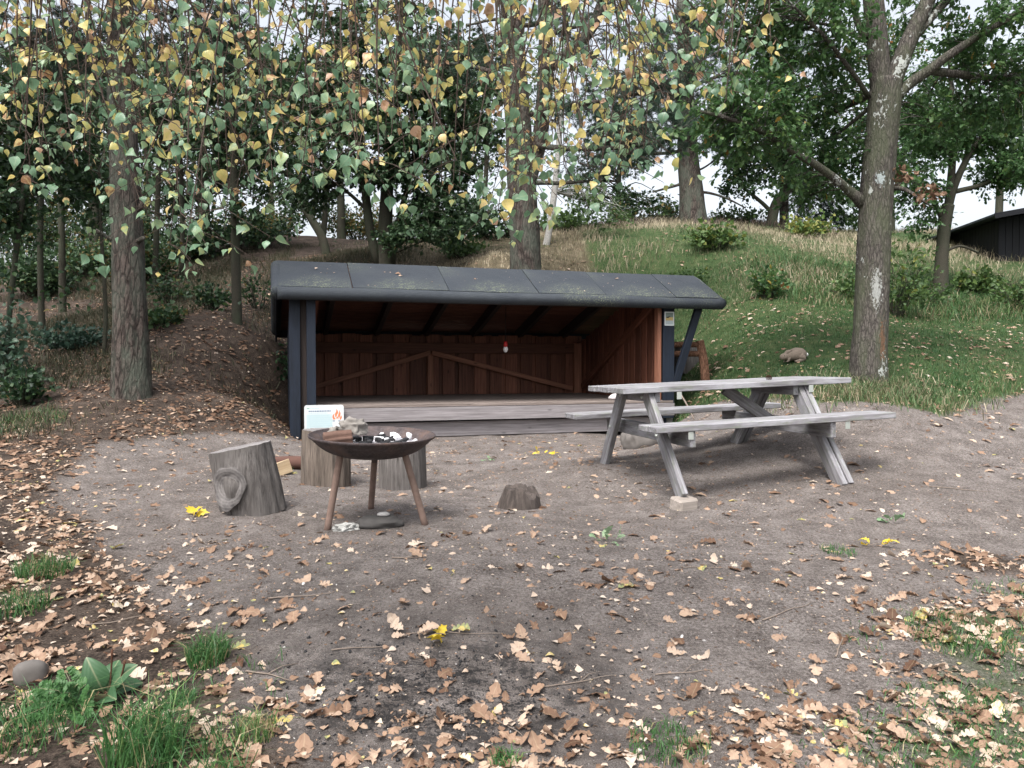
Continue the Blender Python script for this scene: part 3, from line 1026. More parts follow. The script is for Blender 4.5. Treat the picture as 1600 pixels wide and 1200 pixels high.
# felt sheets (each a hair thicker where it laps its neighbour)
edges = [UL, .42, 1.60, 2.78, 3.72, 4.75, UR]
for k in range(6):
    a, b_ = edges[k], edges[k + 1]
    for (v0, v1, nn) in ((VF, VR, rn1), (VR, VB, rn2)):
        mid = Vector(((a + b_) / 2, 0, 0))
        p0 = Vector((a + (.008 if k else 0), (v0 + v1) / 2, (roof_z(v0) + roof_z(v1)) / 2)) + nn * (.002 + .0035 * (k % 2))
        p1 = Vector((b_, p0.y, p0.z))
        ln = (Vector((0, v1, roof_z(v1))) - Vector((0, v0, roof_z(v0)))).length
        board('felt_sheet', shel, p0, p1, ln - .004, .018 + .003 * (k % 2), M['felt'], nn, c=.006)
# rounded front lip and end rolls
P, R = resample([(UL, VF - .03, 1.872), (UR, VF - .03, 1.872)], [.075, .075], 70)
P[:, 2] += .004 * np.sin(P[:, 0] * 2.3)
NBx = NB(); NBx.add(*tube(P, R, 16, rough=.05, freq=3)); link('eave_roll', NBx.mesh('eave_roll', M['felt']), shel)
for u in (UL, UR):
    P, R = resample([(u, VF - .03, 1.872), (u, VF + .1, 1.93), (u, VR, ZR - .065), (u, VR + .1, ZR - .10), (u, VB, ZB - .065)], [.073] * 5, 30)
    n_ = NB(); n_.add(*tube(P, R, 12)); link('verge_roll', n_.mesh('verge_roll', M['felt']), shel)
    board('barge_board', shel, (u * .995, VR, ZR - .16), (u * .995, VB - .02, ZB - .16), .03, .16, BW, rn2)
    board('barge_board', shel, (u * .995, VF + .09, ZF_TOP - .09), (u * .995, VR, ZR - .16), .03, .12, BW, rn1)
board('fascia', shel, (UL, VB, ZB - .09), (UR, VB, ZB - .09), .025, .16, BW)
for (u, v) in ((.1, .25), (2.3, .25), (4.5, .25), (.1, 2.6), (2.3, 2.6), (4.5, 2.6)):
    board('foundation_block', shel, (u, v, -.05), (u, v, .30 if v > 1 else .13), .25, .2, M['dark_stone'], (0, 1, 0), c=.02)


def rounded_rect(w, h, r, n=5):
    pts = []
    for cx, cy, a0 in ((w / 2 - r, h / 2 - r, 0), (-w / 2 + r, h / 2 - r, 90), (-w / 2 + r, -h / 2 + r, 180), (w / 2 - r, -h / 2 + r, 270)):
        for k in range(n + 1):
            a = math.radians(a0 + 90 * k / n)
            pts.append((cx + r * math.cos(a), cy + r * math.sin(a)))
    return pts


def slab(pts, t, z0=0.0):
    """outline in x,y extruded from z0 to z0+t"""
    n = len(pts)
    V = [(x, y, z0) for x, y in pts] + [(x, y, z0 + t) for x, y in pts]
    Fs = [tuple(range(n))[::-1], tuple(range(n, 2 * n))] + [(k, (k + 1) % n, n + (k + 1) % n, n + k) for k in range(n)]
    return V, Fs


def upright(loc, rz, tilt=0.0):
    """local x to the right, y up, z towards the viewer"""
    return Matrix.Translation(Vector(loc)) @ Matrix.Rotation(rz, 4, 'Z') @ Matrix.Rotation(math.pi / 2 - tilt, 4, 'X')


def shw(u, v, z): p = sh(u, v); return (p[0], p[1], z)


# fire sign
sg = thing('fire_sign', 'white sign with a red flame symbol fixed low at the left end of the shelter', 'sign', m=upright(shw(.085, -.045, .405), SH_R))
link('panel', MB().add(*slab(rounded_rect(.46, .30, .03), .008)).mesh('panel', M['white']), sg)
link('blue_field', MB().add(*slab(rounded_rect(.30, .17, .01), .0012, .008)).mesh('blue_field', M['cyan']), sg, Matrix.Translation((-.055, -.045, 0)))
def strip(name, x0, x1, y, h, mat, par, z=.0094):
    mb = MB()
    x = x0
    r = random.Random(int(y * 1e4) + 3)
    while x < x1:
        w = min(r.uniform(.012, .035), x1 - x)
        mb.add(*slab([(x, y), (x + w, y), (x + w, y + h), (x, y + h)], .0010, z))
        x += w + .004
    return link(name, mb.mesh(name, mat), par)
strip('text_line', -.20, -.17, .105, .010, M['ink_green'], sg, .0082)
strip('text_line', -.165, -.06, .106, .007, M['ink_pale'], sg, .0082)
strip('text_line', -.18, .08, .072, .012, M['ink'], sg, .0082)
strip('text_line', -.18, .04, .050, .009, M['ink_pale'], sg, .0082)
for k in range(6):
    strip('text_line', -.18, .06 + .02 * (k % 3), .020 - .024 * k, .006, M['ink_pale'], sg)
fl = MB()
for pts in ([(.115, -.03), (.10, .0), (.105, .03), (.125, .045), (.12, .02), (.125, .0), (.135, -.02)],
            [(.135, .0), (.13, .04), (.145, .07), (.15, .105), (.165, .075), (.17, .05), (.155, .035), (.15, .01)],
            [(.165, .01), (.168, .03), (.18, .06), (.182, .09), (.197, .05), (.193, .02), (.18, -.01)],
            [(.185, -.03), (.19, .0), (.205, .025), (.212, .0), (.20, -.03)],
            [(.14, -.03), (.145, -.005), (.16, .012), (.172, -.01), (.168, -.03), (.16, -.012), (.15, -.012)]):
    fl.add(*slab([(x - .005, y) for x, y in pts], .0012, .008))
link('flame_symbol', fl.mesh('flame_symbol', M['flame']), sg)
strip('text_line', .10, .13, -.048, .010, M['ink'], sg, .0082)
strip('text_line', .165, .195, -.048, .010, M['ink'], sg, .0082)

# poster on the right post
po = thing('notice_poster', 'small white framed picture notice on the right front post of the shelter', 'notice', m=upright(shw(L_ + .130, .003, 1.665), SH_R))
link('panel', MB().add(*slab(rounded_rect(.145, .19, .006), .005)).mesh('panel', M['white']), po)
for nm, y0, y1, mt in (('sky_band', .02, .08, 'olive'), ('sand_band', -.025, .02, 'ochre'), ('water_band', -.08, -.025, 'greyblue')):
    link(nm, MB().add(*slab([(-.058, y0), (.058, y0), (.058, y1), (-.058, y1)], .001, .005)).mesh(nm, M[mt]), po)
link('bird_shape', MB().add(*slab([(-.055, .012), (-.02, .008), (.0, .02), (.02, .026), (.0, .032), (-.03, .026)], .001, .0062)).mesh('bird_shape', M['char']), po)

# hanging red lamp
lp = at(790, 545, 11.2)
la = thing('hanging_lamp', 'small red bulb holder with white bulb hanging from the shelter ceiling', 'lamp', loc=lp)
n_ = NB(); n_.add(*lathe([(.001, -.052), (.018, -.046), (.030, -.03), (.036, -.01), (.032, .012), (.022, .03)])); link('bulb', n_.mesh('bulb', M['bulb']), la)
n_ = NB(); n_.add(*lathe([(.022, .028), (.027, .03), (.029, .06), (.026, .095), (.018, .105), (.001, .107)])); link('holder', n_.mesh('holder', M['red_plastic']), la)
n_ = NB(); n_.add(*tube(np.array([(0, 0, .10), (0, 0, .30), (0.0, .0, .62)]), np.array([.004] * 3), 6)); link('cord', n_.mesh('cord', M['cord']), la)


def lump(name, mat, sx, sy, sz, seed=1, rough=.3, freq=1.6, n=3, flat=None):
    """an irregular rounded lump resting on z=0"""
    import bmesh
    bm = bmesh.new()
    bmesh.ops.create_icosphere(bm, subdivisions=n, radius=1)
    V = np.array([v.co[:] for v in bm.verts])
    V = V * (1 + rough * fbm(V * freq + seed * 7.1, 4))[:, None]
    if flat: V = np.sign(V) * np.abs(V) ** flat
    V[:, 2] = np.maximum(V[:, 2], -.75)
    V = V * np.array([sx, sy, sz])
    V[:, 2] -= V[:, 2].min()
    T = np.array([[v.index for v in f.verts] for f in bm.faces])
    bm.free()
    return np_mesh(name, V, T, mat)


def put(name, me, p, rz, label, cat, group=None, sink=.01, tilt=(0, 0)):
    o = link(name, me, None, Matrix.Translation(Vector((p[0], p[1], p[2] - sink))) @ Matrix.Rotation(rz, 4, 'Z') @ Matrix.Rotation(tilt[0], 4, 'X') @ Matrix.Rotation(tilt[1], 4, 'Y'))
    return tag(o, label, cat, group)


pb = shw(4.05, .30, FLZ)
put('cloth_bundle', lump('cloth_bundle', M['cloth'], .10, .07, .055, 3, .4), pb, .3, 'crumpled off-white cloth bundle on the right end of the shelter floor', 'cloth', sink=0)

# ------------------------------------------------------------------ picnic table
T0 = at(974, 607, 5.8)
TR = math.radians(15)
TM = Matrix.Translation(Vector(T0)) @ Matrix.Rotation(TR, 4, 'Z') @ Matrix.Rotation(math.radians(-2.1), 4, 'Y')
tb = thing('picnic_table', 'weathered grey wooden picnic table with two attached benches', 'picnic table', m=TM)
G = M['grey_wood']
TL = 2.0
for k in range(5):
    y = .07 + k * .146
    dx = (0, .012, -.006, .008, -.01)[k]
    board('table_plank', tb, (dx, y, -.0225), (TL + dx, y, -.0225), .136, .045, G, c=.005)
SZ = -.262
for k, y in enumerate((-.35, -.205)):
    board('seat_plank', tb, (.05 if k else .06, y, SZ - .0225), (2.06, y, SZ - .0225), .136, .045, G, c=.005)
for k, y in enumerate((.985, 1.13)):
    board('seat_plank', tb, (-.06, y, SZ - .0225 + .01), (1.96, y, SZ - .0225 + .01), .136, .045, G, c=.005)
# ground height in the table's own frame
TMi = TM.inverted()
def foot(x, y, lift=0.0, sink=.03):
    w = TM @ Vector((x, y, -.8))
    z = float(gz(w.x, w.y)) + lift - sink
    q = TMi @ Vector((w.x, w.y, z))
    return (x, y, q.z)
for fx, dbl in ((.25, False), (1.56, True)):
    offs = (0, .055) if dbl else (0,)
    for dx in offs:
        fl_ = foot(fx + dx, -.415, .075 if not dbl else 0, .005 if not dbl else .03)
        board('leg', tb, (fx + dx, .13, -.05), fl_, .115, .045, G, up=(1, 0, 0), c=.004)
        fb_ = foot(fx + dx, 1.08)
        board('leg', tb, (fx + dx, .60, -.05), fb_, .115, .045, G, up=(1, 0, 0), c=.004)
    board('seat_bearer', tb, (fx + .10 if not dbl else fx - .048, -.40, SZ - .105), (fx + .10 if not dbl else fx - .048, 1.17, SZ - .10), .045, .115, G, c=.004)
    board('batten', tb, (fx + .05 if not dbl else fx - .048, .05, -.085), (fx + .05 if not dbl else fx - .048, .67, -.085), .045, .075, G, c=.004)
for fx, dbl in ((.25, False), (1.56, True)):
    for y, z in ((.17, -.085), (.60, -.085), (-.07, SZ - .10), (.84, SZ - .10)):
        n_ = NB(); n_.add(*lathe([(.001, .012), (.008, .012), (.011, .008), (.012, 0)], 10))
        link('bolt', n_.mesh('bolt', M['galv']), tb, Matrix.Translation((fx - .024, y, z)) @ Matrix.Rotation(-math.pi / 2, 4, 'Y'))
board('brace', tb, (1.05, .36, -.06), (1.50, .36, SZ - .10), .09, .04, G, up=(0, 1, 0), c=.004)
for (x, y, z) in ((.33, -.408, SZ - .075), (1.63, -.408, SZ - .075), (.46, .006, -.075), (1.62, .006, -.075)):
    board('bracket', tb, (x, y, z - .028), (x, y, z + .028), .04, .006, M['galv'], up=(0, 1, 0), c=.001)

# wooden block under the table's front left foot
w = TM @ Vector((.25, -.42, -.8))
bz = float(gz(w.x, w.y))
V, Fs = box_geo(.17, .13, .10, .016)
V = np.array(V); V = V + .010 * np.array([fbm(V * 14 + 3.3 * k, 3) for k in range(3)]).T
bk = MB().add(V.tolist(), Fs).mesh('wooden_block', M['block_wood'])
bo = link('wooden_block', bk, None, Matrix.Translation((w.x + .0, w.y - .02, bz + .028)) @ Matrix.Rotation(.5, 4, 'Z') @ Matrix.Rotation(.06, 4, 'X'))
tag(bo, 'pale split wooden block propping up a foot of the picnic table', 'wood block')

# pine cone lying on the table
n_ = NB()
for k in range(46):
    a = k * 2.4; t = k / 46
    r_ = .022 * math.sin(math.pi * (.15 + .8 * t)) ** .8
    c0 = np.array([r_ * math.cos(a), r_ * math.sin(a), .006 + .045 * t])
    o_ = np.array([math.cos(a), math.sin(a), .35]) * .009
    s_ = np.array([-math.sin(a), math.cos(a), 0]) * .007
    n_.add(np.array([c0 * np.array([.4, .4, 1]), c0 + s_, c0 + o_, c0 - s_, c0 + np.array([0, 0, .006])]), np.zeros((0, 4), int), [(0, 1, 2), (0, 2, 3), (4, 2, 1), (4, 3, 2)])
pw = TM @ Vector((1.42, .30, .0))
o = link('pine_cone', n_.mesh('pine_cone', M['cone'], smooth=False), None, Matrix.Translation((pw.x, pw.y, pw.z + .012)) @ Matrix.Rotation(1.3, 4, 'Y') @ Matrix.Translation((0, 0, -.02)))
tag(o, 'small dark pine cone lying on the picnic table top', 'pine cone')

# ------------------------------------------------------------------ fire bowl
bc = at(582, 679, 4.9)
BM = Matrix.Translation(Vector(bc)) @ Matrix.Rotation(math.radians(1.4), 4, 'Y') @ Matrix.Rotation(math.radians(2.6), 4, 'X')
fb = thing('fire_bowl', 'wide rusty steel fire bowl standing on three pipe legs', 'fire bowl', m=BM)
RB, DB = .395, .14
def bowl_z(r): return -DB * (1 - (r / RB) ** 3.6)


prof = [(max(.001, RB * k / 22), bowl_z(RB * k / 22)) for k in range(23)]
prof[-1] = (RB, -.012)
prof += [(RB + .002, 0.0), (RB - .001, .004), (RB - .005, .003), (RB - .008, -.006)]
for k in range(21, -1, -1):
    prof.append((max(.001, (RB - .008) * k / 22), bowl_z(RB * k / 22) + .007))
n_ = NB(); n_.add(*lathe(prof, 64)); link('bowl', n_.mesh('bowl', M['bowl']), fb)
BMi = BM.inverted()
for (px, py, d, top) in ((510, 826, 4.70, (-.16, -.18, -.09)), (666, 812, 4.78, (.22, -.12, -.09)), (579, 780, 5.38, (-.02, .24, -.09))):
    p = at(px, py, d); gzv = float(gz(p[0], p[1]))
    q = BMi @ Vector((p[0], p[1], gzv - .03))
    P, R = resample([top, tuple(q)], [.021, .021], 8)
    n_ = NB(); n_.add(*tube(P, R, 14)); link('leg', n_.mesh('leg', M['leg_rust']), fb)
board('lug', fb, (.02, -.03, -.175), (.02, -.03, -.13), .03, .02, M['bowl'], up=(0, 1, 0))


ASH_Z = -.060


def bowl_pt(x, y, dz=0.0):
    z = max(bowl_z(math.hypot(x, y)) + .008, ASH_Z)
    return BM @ Vector((x, y, z + dz))


# ash bed and charcoal
rr = np.linspace(0, 1, 13)
Va = np.array([(.322 * r_ * math.cos(a), .322 * r_ * math.sin(a), ASH_Z) for r_ in rr for a in np.linspace(0, 2 * np.pi, 40, endpoint=False)])
Va[:, 2] += .020 * fbm(Va * 16, 4) * smooth(.322, .27, np.hypot(Va[:, 0], Va[:, 1])) + .016 * np.exp(-(((Va[:, 0] - .1) / .16) ** 2 + (Va[:, 1] / .14) ** 2))
i = np.arange(12)[:, None] * 40; j = np.arange(40)[None]
o = link('ash', np_mesh('ash', Va, np.stack([i + j, i + (j + 1) % 40, i + 40 + (j + 1) % 40, i + 40 + j], -1).reshape(-1, 4), M['ash']), None, BM.copy())
tag(o, 'pale grey ash bed inside the fire bowl', 'ash', None, 'stuff')
for k in range(34):
    x, y = .08 + random.gauss(0, .10), .04 + random.gauss(0, .085)
    V, Fs = box_geo(random.uniform(.03, .075), random.uniform(.02, .035), random.uniform(.018, .035), .005)
    V = np.array(V); V = V + .006 * np.array([fbm(V * 40 + 9.3 * k + 5 * q, 2) for q in range(3)]).T
    p = bowl_pt(x, y, .020 + random.uniform(-.004, .014))
    w_ = k % 3 == 1
    o = link('charcoal_lump', MB().add(V.tolist(), Fs).mesh('charcoal_lump', M['white_ash' if w_ else 'char']), None,
             Matrix.Translation(p) @ Matrix.Rotation(random.uniform(0, 3), 4, 'Z') @ Matrix.Rotation(random.uniform(-.3, .3), 4, 'Y'))
    tag(o, 'ash-white lump of burnt wood in the fire bowl' if w_ else 'black lump of charcoal lying in the ash of the fire bowl', 'charcoal', 'ash-white burnt lumps in the bowl' if w_ else 'charcoal lumps in the bowl')


def log_mesh(name, l, r, side, endm, seed=0, n=20, ns=18, rough=.12):
    P, R = resample([(-l / 2, 0, 0), (0, .02 * l, .01 * l), (l / 2, 0, 0)], [r, r * .98, r * .95], n)
    V, Qd, Tr = tube(P, R, ns, rough=rough, freq=2 + seed * .1)
    me = np_mesh(name, V, [Qd, Tr], side)
    if endm is not None:
        me.materials.append(endm)
        mi = np.zeros(len(Qd) + len(Tr), np.int32); mi[len(Qd):] = 1
        me.polygons.foreach_set('material_index', mi)
    return me


p = bowl_pt(-.19, -.12, .045)
o = link('burnt_log', log_mesh('burnt_log', .17, .05, M['rust_log'], M['rust_log'], 3, 30, 28, .45), None, Matrix.Translation(p) @ Matrix.Rotation(.35, 4, 'Z') @ Matrix.Rotation(-.1, 4, 'Y'))
tag(o, 'reddish brown burnt log leaning at the left front of the fire bowl', 'log')
p = bowl_pt(-.12, -.03, .075)
o = link('burnt_log', lump('burnt_log', M['char_log'], .085, .055, .05, 8, .75, 2.6, 4, .75), None, Matrix.Translation(p) @ Matrix.Rotation(-.3, 4, 'Z') @ Matrix.Rotation(.15, 4, 'Y'))
tag(o, 'grey flaking log piece lying on the reddish log in the fire bowl', 'log')
p = bowl_pt(-.21, .04, .05)
o = link('burnt_log', log_mesh('burnt_log', .20, .035, M['char_log'], M['char_log'], 5, 30, 24, .5), None, Matrix.Translation(p) @ Matrix.Rotation(1.2, 4, 'Z') @ Matrix.Rotation(.25, 4, 'Y'))
tag(o, 'thin grey log standing up behind the others in the fire bowl', 'log')

# stones under the bowl
p = on_ground(592, 808, 4.78)
put('flat_stone', lump('flat_stone', M['black_stone'], .145, .085, .042, 5, .35, 1.5, 4, .8), p, .15, 'dark flat stone under the fire bowl', 'stone')
put('pebble', lump('pebble', M['stone'], .04, .03, .015, 6, .15), (p[0] + .03, p[1] - .01, p[2] + .066), .2, 'small pale grey stone lying on the dark flat stone', 'stone', sink=.003)
p = on_ground(541, 824, 4.70)
put('bark_flake', lump('bark_flake', M['pale_stone'], .075, .045, .026, 9, 1.1, 3.2, 4), p, .4, 'pale grey crumbled chunk beside the left leg of the fire bowl', 'wood chunk')

# ------------------------------------------------------------------ stumps
def stump(px, py, d, w, h, side, top, label, seed, lean=(0, 0), rz=0.0, knot=False, group=None, rag=1.0):
    p = on_ground(px, py, d)
    t = thing('tree_stump', label, 'stump', m=Matrix.Translation(Vector((p[0], p[1] + w * .45, p[2] - .03))) @ Matrix.Rotation(rz, 4, 'Z'))
    r = w / 2
    P = [(0, 0, 0), (lean[0] * .5 * h, lean[1] * .5 * h, h * .5), (lean[0] * h, lean[1] * h, h)]
    P, R = resample(P, [r * 1.0, r * 1.0, r * .95], 40)
    ns = 72
    V, Qd, Tr = tube(P, R, ns, cap=False, rough=.10, freq=1.6 + seed * .07)
    V = V + .006 * rag * np.stack([fbm(V * np.array([28, 28, 4]) / rag ** .5 + seed + 5 * k, 3) for k in range(3)], -1)
    if rag > 1:
        an0 = np.arctan2(V[:, 1], V[:, 0])
        cs_ = np.stack([np.cos(an0) * 1.7, np.sin(an0) * 1.7, 0 * an0 + seed], -1)
        V[:, 2] *= 1 + .13 * rag * fbm(cs_, 4) - .10 * V[:, 0] / r
        V[:, :2] *= (1.10 - .16 * V[:, 2] / h + .05 * rag * fbm(cs_ * 1.4 + 9, 4))[:, None]
    if knot:                                    # bulge round a sawn off branch
        ka, kz = knot
        an = np.arctan2(V[:, 1] - 0, V[:, 0])
        da = np.arctan2(np.sin(an - ka), np.cos(an - ka))
        g = np.exp(-(da / .42) ** 2 - ((V[:, 2] - kz) / (h * .26)) ** 2)
        rad = np.array([np.cos(ka), np.sin(ka), 0])
        V = V + rad * (g * .05)[:, None]
    link('trunk_section', np_mesh('trunk_section', V, Qd, side), t)
    ring = V[-ns:]
    c = ring.mean(0)
    Vt = [ring]
    for f in (.75, .5, .25):
        q = c + (ring - c) * f
        q = q + np.array([0, 0, 1]) * (.006 * rag * fbm(q * 18 + seed, 3))[:, None]
        Vt.append(q)
    Vt.append(c[None])
    Vt = np.vstack(Vt)
    i = np.arange(3)[:, None] * ns; j = np.arange(ns)[None]
    Qt = np.stack([i + j, i + (j + 1) % ns, i + ns + (j + 1) % ns, i + ns + j], -1).reshape(-1, 4)
    Tt = np.array([(3 * ns + a, 3 * ns + (a + 1) % ns, 4 * ns) for a in range(ns)])
    link('cut_face', np_mesh('cut_face', Vt - c, [Qt, Tt], top), t, Matrix.Translation(Vector(c)))
    if knot:
        ka, kz = knot
        cx, cz_ = P[np.argmin(abs(P[:, 2] - kz))][:2], kz
        sel_ = (np.abs(np.arctan2(np.sin(an - ka), np.cos(an - ka))) < .3) & (np.abs(V[:, 2] - kz) < .12)
        rr_ = np.quantile(np.hypot(V[sel_, 0] - cx[0], V[sel_, 1] - cx[1]), .9) + .006
        V2, T2 = [], []
        na, nr = 28, 6
        for q in range(nr + 1):
            for s in range(na):
                a = 2 * math.pi * s / na
                f = q / nr
                wv = 1 + .10 * math.sin(2 * a + .6) + .07 * math.sin(3 * a) + .04 * math.sin(7 * a)
                yy = f * .108 * math.cos(a) * wv; zz = f * .15 * math.sin(a) * wv - .12 * yy
                bul = -.022 * (1 - f ** 2) + (.010 if .72 < f < .95 else 0) + .005 * math.sin(3 * a + 1) * f
                dirr = np.array([math.cos(ka), math.sin(ka), 0]); tan = np.array([-math.sin(ka), math.cos(ka), 0])
                back = -(yy * yy) / (2 * r) * 1.0 - .012 * f
                V2.append(np.array([cx[0], cx[1], cz_]) + dirr * (rr_ + bul + back + .006) + tan * yy + np.array([0, 0, zz]))
        for q in range(nr):
            for s in range(na):
                T2.append((q * na + s, q * na + (s + 1) % na, (q + 1) * na + (s + 1) % na, (q + 1) * na + s))
        V2 = np.array(V2); c2 = V2.mean(0)
        link('branch_scar', np_mesh('branch_scar', V2 - c2, np.array(T2), M['knot']), t, Matrix.Translation(Vector(c2)))
    return t


stump(384, 795, 5.05, .415, .46, M['stump'], M['stump_top'], 'big grey leaning stump seat with an oval branch scar, left of the fire bowl', 3, (-.20, -.02), 0, knot=(-1.80, .22))
stump(500, 762, 6.15, .39, .47, M['stump_bark'], M['stump_top'], 'upright stump with flaking streaked bark behind the fire bowl, below the sign', 5, (.02, 0))
stump(624, 757, 6.2, .38, .45, M['stump'], M['stump_top'], 'pale grey stump mostly hidden behind the right half of the fire bowl', 9, (.0, 0))
# rotten low stump
stump(812, 803, 5.25, .27, .135, M['clay_bark'], M['clay_bark'], 'low dark rotten stump sticking out of the bare dirt', 12, (.1, 0), rag=5.0)
p = on_ground(1000, 704, 8.2)
put('boulder', lump('boulder', M['dark_stone'], .19, .15, .14, 21, .35, 1.6, 4, .85), p, .3, 'rounded grey boulder under the right end of the shelter floor', 'boulder', sink=.03)
p = on_ground(48, 1060, 2.85)
put('boulder', lump('boulder', M['dark_stone'], .055, .04, .05, 31, .25, 1.5, 3, .8), p, .5, 'small dark stone by the plantain at the left edge', 'stone', sink=.012)
# firewood by the stump
p = on_ground(432, 712, 6.6)
fwm = MB().add([(-.13, -.05, 0), (.13, -.05, 0), (.13, .06, 0), (-.13, .05, 0), (-.13, 0.0, .085), (.13, .015, .095), (-.13, .05, .06), (.13, .055, .065)],
               [(3, 2, 1, 0), (0, 1, 5, 4), (4, 5, 7, 6), (6, 7, 2, 3), (0, 4, 6, 3), (1, 2, 7, 5)]).mesh('firewood', M['split_wood'])
put('firewood', fwm, (p[0], p[1], p[2] + .02), .5, 'pale split piece of firewood leaning behind the big grey stump', 'firewood', tilt=(.55, -.35))
p = on_ground(452, 712, 6.9)
put('firewood', log_mesh('firewood', .27, .06, M['clay'], M['clay'], 4), (p[0], p[1], p[2] + .06), .25, 'dark reddish brown log lying between the two left stumps', 'firewood')

# ------------------------------------------------------------------ log rack right of the shelter
p = on_ground(1104, 640, 11.0); q = at(1093, 532, 11.0)
lr = thing('log_rail', 'rough reddish log post with short cut rails beside the shelter', 'log rail', loc=p)
P, R = resample([(0, 0, -.15), tuple((q - p) * .5 + np.array([.01, 0, 0])), tuple(q - p)], [.070, .064, .060], 26)
V, Qd, Tr = tube(P, R, 18, rough=.12, freq=2)
me = np_mesh('post', V, [Qd, Tr], M['bark_log']); me.materials.append(M['cut_end'])
mi = np.zeros(len(Qd) + len(Tr), np.int32); mi[-18:] = 1; me.polygons.foreach_set('material_index', mi)
link('post', me, lr)
for dz, l in ((-.06, .40), (-.19, .38)):
    e = tuple(q - p)
    mm = Matrix.Translation((e[0] - .20, e[1] - .03, e[2] + dz)) @ Matrix.Rotation(.12, 4, 'Z')
    link('rail', log_mesh('rail', l, .042, M['bark_log'], M['cut_end'], 2), lr, mm)
stump(1076, 600, 12.2, .38, .42, M['stump'], M['stump_top'], 'grey weathered stump half hidden behind the roof strut, right of the shelter', 14)
n_ = NB()
a0, a1 = at(1061, 612, 9.3), at(1084, 655, 9.0)
P, R = resample([a0, (a0 + a1) / 2 + np.array([.01, 0, .0]), a1], [.010, .009, .008], 10)
n_.add(*tube(P, R, 8)); o = link('stick', n_.mesh('stick', M['stick'])); tag(o, 'thin dark stick leaning against the right end of the shelter', 'stick')

# ------------------------------------------------------------------ hut on the hill
hp = at(1560, 436, 18.0); hp[2] = float(gz(hp[0], hp[1])) - .2
HM = Matrix.Translation(Vector(hp)) @ Matrix.Rotation(-.10, 4, 'Z')
hut = thing('black_hut', 'black tarred wooden hut with overhanging roof at the edge of the hill', 'hut', m=HM)
HB = M['hut_paint']
hz_ = lambda x: 1.16 + .17 * x
for k in range(24):
    x = .06 + k * .15
    board('wall_board', hut, (x, 0, 0), (x, 0, hz_(x)), .143, .025, HB, (0, 1, 0))
for k in range(20):
    y = .1 + k * .15
    board('wall_board', hut, (0, y, 0), (0, y, 1.16), .143, .025, HB, (1, 0, 0))
    board('wall_board', hut, (3.6, y, 0), (3.6, y, hz_(3.6)), .143, .025, HB, (1, 0, 0))
for k in range(7):
    y = -.35 + k * .62
    board('roof_board', hut, (-.42, y, hz_(-.42) + .06), (4.2, y, hz_(4.2) + .06), .61, .05, M['felt'], (0, 0, 1))
board('eave_fascia', hut, (-.43, -.67, hz_(-.43) + .03), (4.2, -.67, hz_(4.2) + .03), .025, .12, HB)
# ------------------------------------------------------------------ trees
def poly3(pts, d):
    """[(px, py, w[, dd])] -> points and radii"""
    P = np.array([at(q[0], q[1], d + (q[3] if len(q) > 3 else 0)) for q in pts])
    R = np.array([q[2] / 2 * (d + (q[3] if len(q) > 3 else 0)) / F for q in pts])
    return P, R


